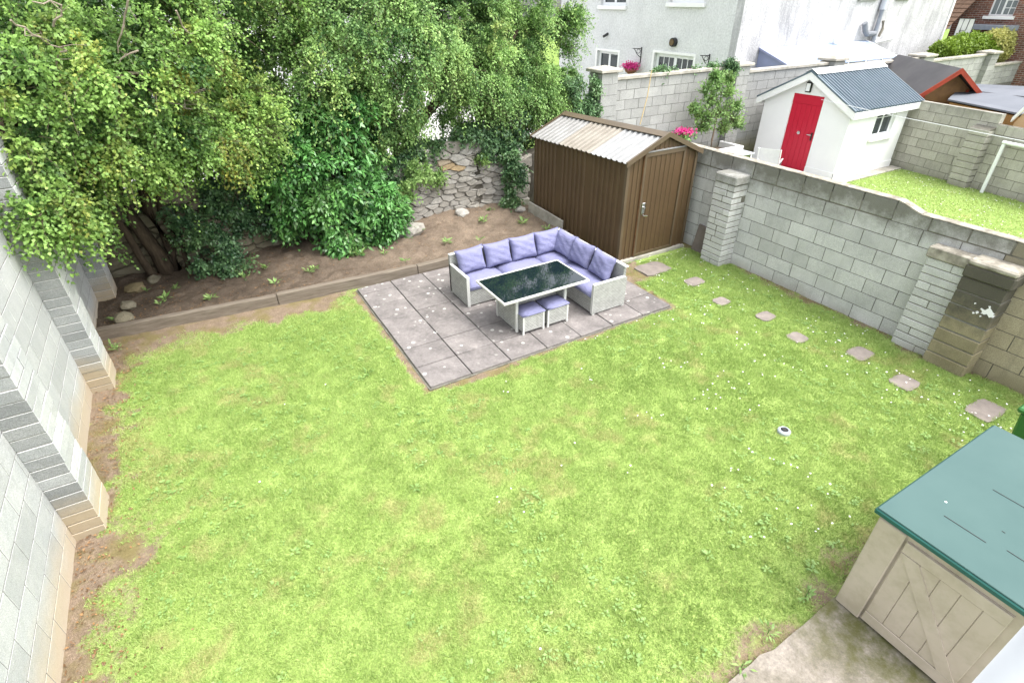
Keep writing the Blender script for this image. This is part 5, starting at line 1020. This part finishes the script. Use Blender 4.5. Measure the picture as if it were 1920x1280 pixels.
# middle hawthorn, cascading
t2 = root('hawthorn_tree', 'wide cascading green hawthorn behind the stone wall and the brown shed', 'tree', (2.4, 6.6, 0))
for path, rd in (([(2.2, 6.7, 0), (2.3, 6.65, 1.0), (2.55, 6.5, 1.8), (2.95, 6.3, 2.25), (3.6, 6.2, 2.7), (4.4, 6.3, 3.2)], [.17, .15, .13, .10, .08, .05]), ([(2.3, 6.65, 1.0), (1.9, 6.5, 2.0), (1.5, 6.3, 3.0), (1.2, 6.2, 4.0)], [.13, .11, .09, .05]), ([(2.6, 6.5, 1.9), (2.4, 6.0, 2.6), (2.2, 5.6, 3.4)], [.09, .06, .03]), ([(4.2, 6.9, 0), (4.2, 6.8, 1.4), (4.5, 6.6, 2.6), (5.2, 6.5, 3.6)], [.1, .085, .07, .04])):
    tree_trunk(t2, path, rd, M['bark'])
ELL2 = [(1.3, 6.2, 4.1, 1.6, 1.4, 1.5, 7), (3.1, 6.5, 4.0, 1.9, 1.5, 1.35, 8), (4.7, 6.9, 3.9, 1.6, 1.4, 1.4, 7), (2.0, 5.5, 3.3, .9, .7, .8, 3.2), (3.6, 5.9, 3.0, 1.0, .7, .75, 3.2), (.7, 5.6, 3.0, .8, .7, .9, 3), (4.7, 6.2, 2.75, 1.0, .6, .75, 3.4), (1.35, 5.7, 2.4, .55, .5, .65, 1.8), (5.6, 6.9, 3.1, .9, .8, .9, 3), (6.0, 7.2, 3.9, .85, .8, .9, 2.5), (.2, 6.0, 3.6, .8, .8, 1.5, 4), (2.0, 6.2, 2.35, .7, .5, .6, 2.4), (3.9, 6.2, 2.2, .9, .5, .5, 3), (5.3, 6.3, 2.3, .8, .45, .5, 2.6), (6.1, 6.6, 2.6, .6, .5, .7, 2.4), (.9, 7.3, 3.2, 1.5, .6, 1.5, 4), (4.8, 7.6, 3.0, 1.8, .6, 1.3, 4), (.4, 7.3, 4.4, 1.4, .5, 1.1, 5), (2.6, 7.9, 4.4, 1.4, .5, 1.1, 4), (*GY(1000, 185, 6.3), .5, .3, .4, 2), (*GY(1045, 165, 6.6), .5, .3, .5, 2), (*GY(1055, 205, 6.2), .35, .25, .3, 1.2), (*GY(930, 190, 6.2), .5, .3, .4, 1.6), (*GY(745, 215, 6.0), .4, .3, .5, 1.5), (*GY(1045, 60, 6.5), .40, .3, .6, 2.5), (*GY(1055, 15, 6.5), .40, .3, .5, 2), (*GY(1040, 120, 6.4), .35, .25, .4, 1.5)]
c, r_ = ellipsoid_clumps(ELL2, 860, .26, .58, .74)
ok = (c[:, 2] < 5.9); 
gap = np.array([GY(845, 205, Y_) for Y_ in (5, 6, 7, 8)])
for g_ in gap: ok &= np.linalg.norm(c-g_, axis=1) > .33
g2 = np.array([GY(810, 240, Y_) for Y_ in (5, 6, 7, 8)])
for g_ in g2: ok &= np.linalg.norm(c-g_, axis=1) > .28
c, r_ = hollow(c[ok], r_[ok], 1.6, 9, .18)
ti = np.clip(.50+.2*RNG.normal(size=len(c)), .05, .95); hu = np.clip(RNG.normal(size=len(c))*.13-.08, 0, .5)
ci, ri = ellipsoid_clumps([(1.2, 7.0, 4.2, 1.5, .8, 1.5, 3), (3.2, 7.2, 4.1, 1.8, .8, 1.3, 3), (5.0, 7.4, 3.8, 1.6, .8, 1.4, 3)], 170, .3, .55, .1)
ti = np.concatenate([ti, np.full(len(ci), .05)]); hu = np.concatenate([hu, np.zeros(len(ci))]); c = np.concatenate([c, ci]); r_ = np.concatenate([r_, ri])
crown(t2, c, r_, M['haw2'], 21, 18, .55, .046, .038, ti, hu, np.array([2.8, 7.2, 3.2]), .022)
# big-leaved glossy shrub in front of the stone wall
s1 = root('glossy_shrub', 'dense dark green broad-leaved shrub spilling over the stone wall onto the bed', 'shrub', (.4, 5.2, .1))
for dx in (-.5, 0, .4): tree_trunk(s1, [(.4+dx*.4, 5.3, 0), (.4+dx, 5.25, .9), (.4+dx*1.3, 5.3, 1.9)], [.05, .04, .02], M['bark'], 'stem')
ELLS = [(.35, 5.15, 1.55, 1.0, .55, 1.0, 6), (.75, 4.95, .85, .85, .5, .65, 5), (-.3, 5.35, 1.9, .7, .5, .8, 4), (.25, 4.75, .35, .35, .3, .3, 1.2), (1.1, 4.9, .5, .5, .35, .4, 2), (.6, 5.2, 2.4, .7, .45, .5, 2), (.2, 5.45, 1.9, 1.2, .3, .8, 4), (-.5, 5.3, 1.1, .5, .3, .7, 2.5)]
c, r_ = ellipsoid_clumps(ELLS, 420, .16, .3, .62); ok = c[:, 2] > .2; c, r_ = c[ok], r_[ok]
crown(s1, c, r_, M['shrub'], 14, 8, .7, .105, .05, np.clip(.42+.2*RNG.normal(size=len(c)), 0, 1), np.clip(RNG.normal(size=len(c))*.12, 0, .4), np.array([.4, 5.6, .9]), .03, .005, .2)
dh_ = shrubmass('evergreen_hedge', 'dark evergreen hedge standing behind the stone wall, seen under the crowns', 'hedge', [(-3.6, 6.9, 1.3, 1.0, .5, 1.4), (-2.2, 6.9, 1.4, 1.0, .5, 1.4), (-.9, 6.9, 1.5, 1.0, .5, 1.4), (.4, 6.9, 1.4, 1.0, .5, 1.3), (1.4, 6.8, 1.2, .6, .4, 1.1), (4.9, 7.0, 1.2, .9, .4, 1.2), (6.0, 6.9, 1.2, .7, .4, 1.2)], 42000, .075, M['ivy'], (.0, .55))
def ivy(name, label, ell, n, ntw=12, nl=8, L=.06, mat='ivy', tint=.4, droop=.6, loc=None, cat='ivy'):
    e0 = ell[0]; r0 = root(name, label, cat, loc or (e0[0], e0[1], 0)); c, r_ = ellipsoid_clumps(ell, n, .1, .22, .5); c[:, 2] = np.maximum(c[:, 2], .14)
    crown(r0, c, r_, M[mat], ntw, nl, droop, L, L*.7, np.clip(tint+.2*RNG.normal(size=len(c)), 0, 1), np.clip(RNG.normal(size=len(c))*.12, 0, .5), np.array([e0[0], e0[1]+.5, e0[2]]), .02, .004, .3); return r0
ivy('ivy_bush', 'bluish green ivy bush at the foot of the hawthorn trunk', [(-2.0, 4.95, .55, .42, .32, .45, 3), (-2.2, 5.1, 1.0, .35, .3, .4, 1.5), (-1.75, 4.8, .3, .25, .2, .2, 1)], 60, L=.055)
ivy('wall_ivy', 'ivy climbing over the stone wall between the hawthorn and the shrub', [(-1.3, 5.55, 1.25, .8, .22, .4, 3), (-.75, 5.4, .8, .35, .2, .5, 1.5), (-1.75, 5.5, .9, .35, .15, .45, 1.6), (-1.2, 5.5, .75, .4, .12, .3, 1)], 120, tint=.3)
ivy('wall_ivy', 'ivy covering the top of the stone wall left of the brown shed', [(4.3, 5.75, 1.45, .6, .3, .35, 3), (3.7, 5.8, 1.65, .5, .3, .3, 2), (2.45, 5.8, 1.5, .45, .25, .22, 1.4), (4.65, 6., 1.8, .5, .3, .4, 2), (1.75, 5.6, 1.25, .4, .25, .35, 1.5), (3.0, 5.95, 1.55, .5, .2, .14, 1.3)], 175)
ivy('ivy_column', 'ivy and greenery filling the corner beside the brown shed', [(4.36, 5.35, .75, .2, .3, .6, 3), (4.25, 5.2, .3, .22, .25, .22, 1.2), (4.35, 5.5, 1.3, .22, .25, .35, 2)], 60, tint=.5)
ivy('wall_plant', 'feathery green plants rooted in the face of the stone wall', [(2.15, 5.35, 1.15, .28, .12, .25, 1.5), (1.75, 5.25, .9, .2, .12, .2, 1), (2.6, 5.5, 1.0, .16, .1, .16, .6), (3.6, 5.6, 1.2, .16, .1, .16, .6)], 34, 10, 9, .06, 'weed', .45, .3, cat='plant')
ivy('pier_ivy', 'ivy trailing down the capped pier beside the house', [(7.0, 5.9, 2.1, .12, .15, .5, 2), (6.7, 5.95, 1.8, .3, .2, .35, 2), (6.5, 6., 2.4, .3, .25, .3, 1.2)], 50, tint=.6)
ivy('pier_ivy', 'small ivy clump on top of the second capped pier', [(11.62, 5.9, 2.56, .2, .15, .13, 1)], 16, tint=.45, loc=(11.7, 5.9, 2.4))
ivy('wall_creeper', 'low creeper along the coping of the high block wall', [(10.9, 6.1, 2.58, .6, .08, .05, 1), (9.4, 6.1, 2.6, .5, .06, .04, 1)], 26, 6, 6, tint=.7, loc=(10.2, 6.1, 2.5))
# dry stalk against the rear wall
tag(MB().tube([tuple(GY(1200, 234, 5.6)), tuple(GY(1214, 180, 5.75)), tuple(GY(1222, 132, 5.9))], .012, 5).build('bamboo_cane', m_plain('cane', (.42, .32, .16))), 'thin tan bamboo cane leaning against the high block wall', 'cane')
# weeds in the bed and at the edges
def weed(pxl, z, nl, L, W=.35, lift=1.1, cat='weed', grp='weeds in the soil bed', lab='small green weed growing in the bare soil bed'):
    g_ = GZ(*pxl, z); r0 = root('weed', lab, cat, tuple(g_), grp); k = nl*3; a = RNG.uniform(0, 6.28, k); D = np.stack([np.cos(a), np.sin(a), RNG.uniform(.2, lift, k)], 1); P = np.repeat(g_[None], k, 0)+D*RNG.uniform(0, .06, k)[:, None]
    leaves('leaves', P, D, unit(rdir(k)*.4+np.array([0, 0, 1.])), RNG.uniform(.6, 1.3, k)*L, L*W, np.clip(.5+.25*RNG.normal(size=k), 0, 1), np.zeros(k), M['weed'], r0)
    MB().tube([tuple(g_-[0, 0, .02]), tuple(g_+[0, 0, .05])], .004, 5).build('stem', M['weed'], r0)
for i, (x_, y_) in enumerate(((458, 520), (500, 502), (515, 532), (590, 505), (580, 510), (275, 545), (300, 570), (310, 560), (330, 540), (395, 560), (720, 477), (780, 440), (790, 435), (905, 415), (980, 420), (985, 412), (1025, 430), (900, 450), (840, 455), (760, 490), (660, 480), (675, 478), (200, 530), (215, 600), (920, 395), (965, 385), (970, 378), (1010, 445))): weed((x_, y_), .14, random.randint(3, 7), random.uniform(.06, .12))
for (x_, y_) in ((220, 655), (212, 650), (690, 700)): weed((x_, y_), .0, 5, .07, grp='weeds at the lawn edge', lab='small green weed at the bare edge of the lawn')
for (x_, y_) in ((1515, 1110), (1510, 1118), (1390, 1250), (1440, 1185)): weed((x_, y_), .0, 4, .055, .3, .5, grp='flat weeds beside the path', lab='flat weed rosette at the edge of the concrete path')
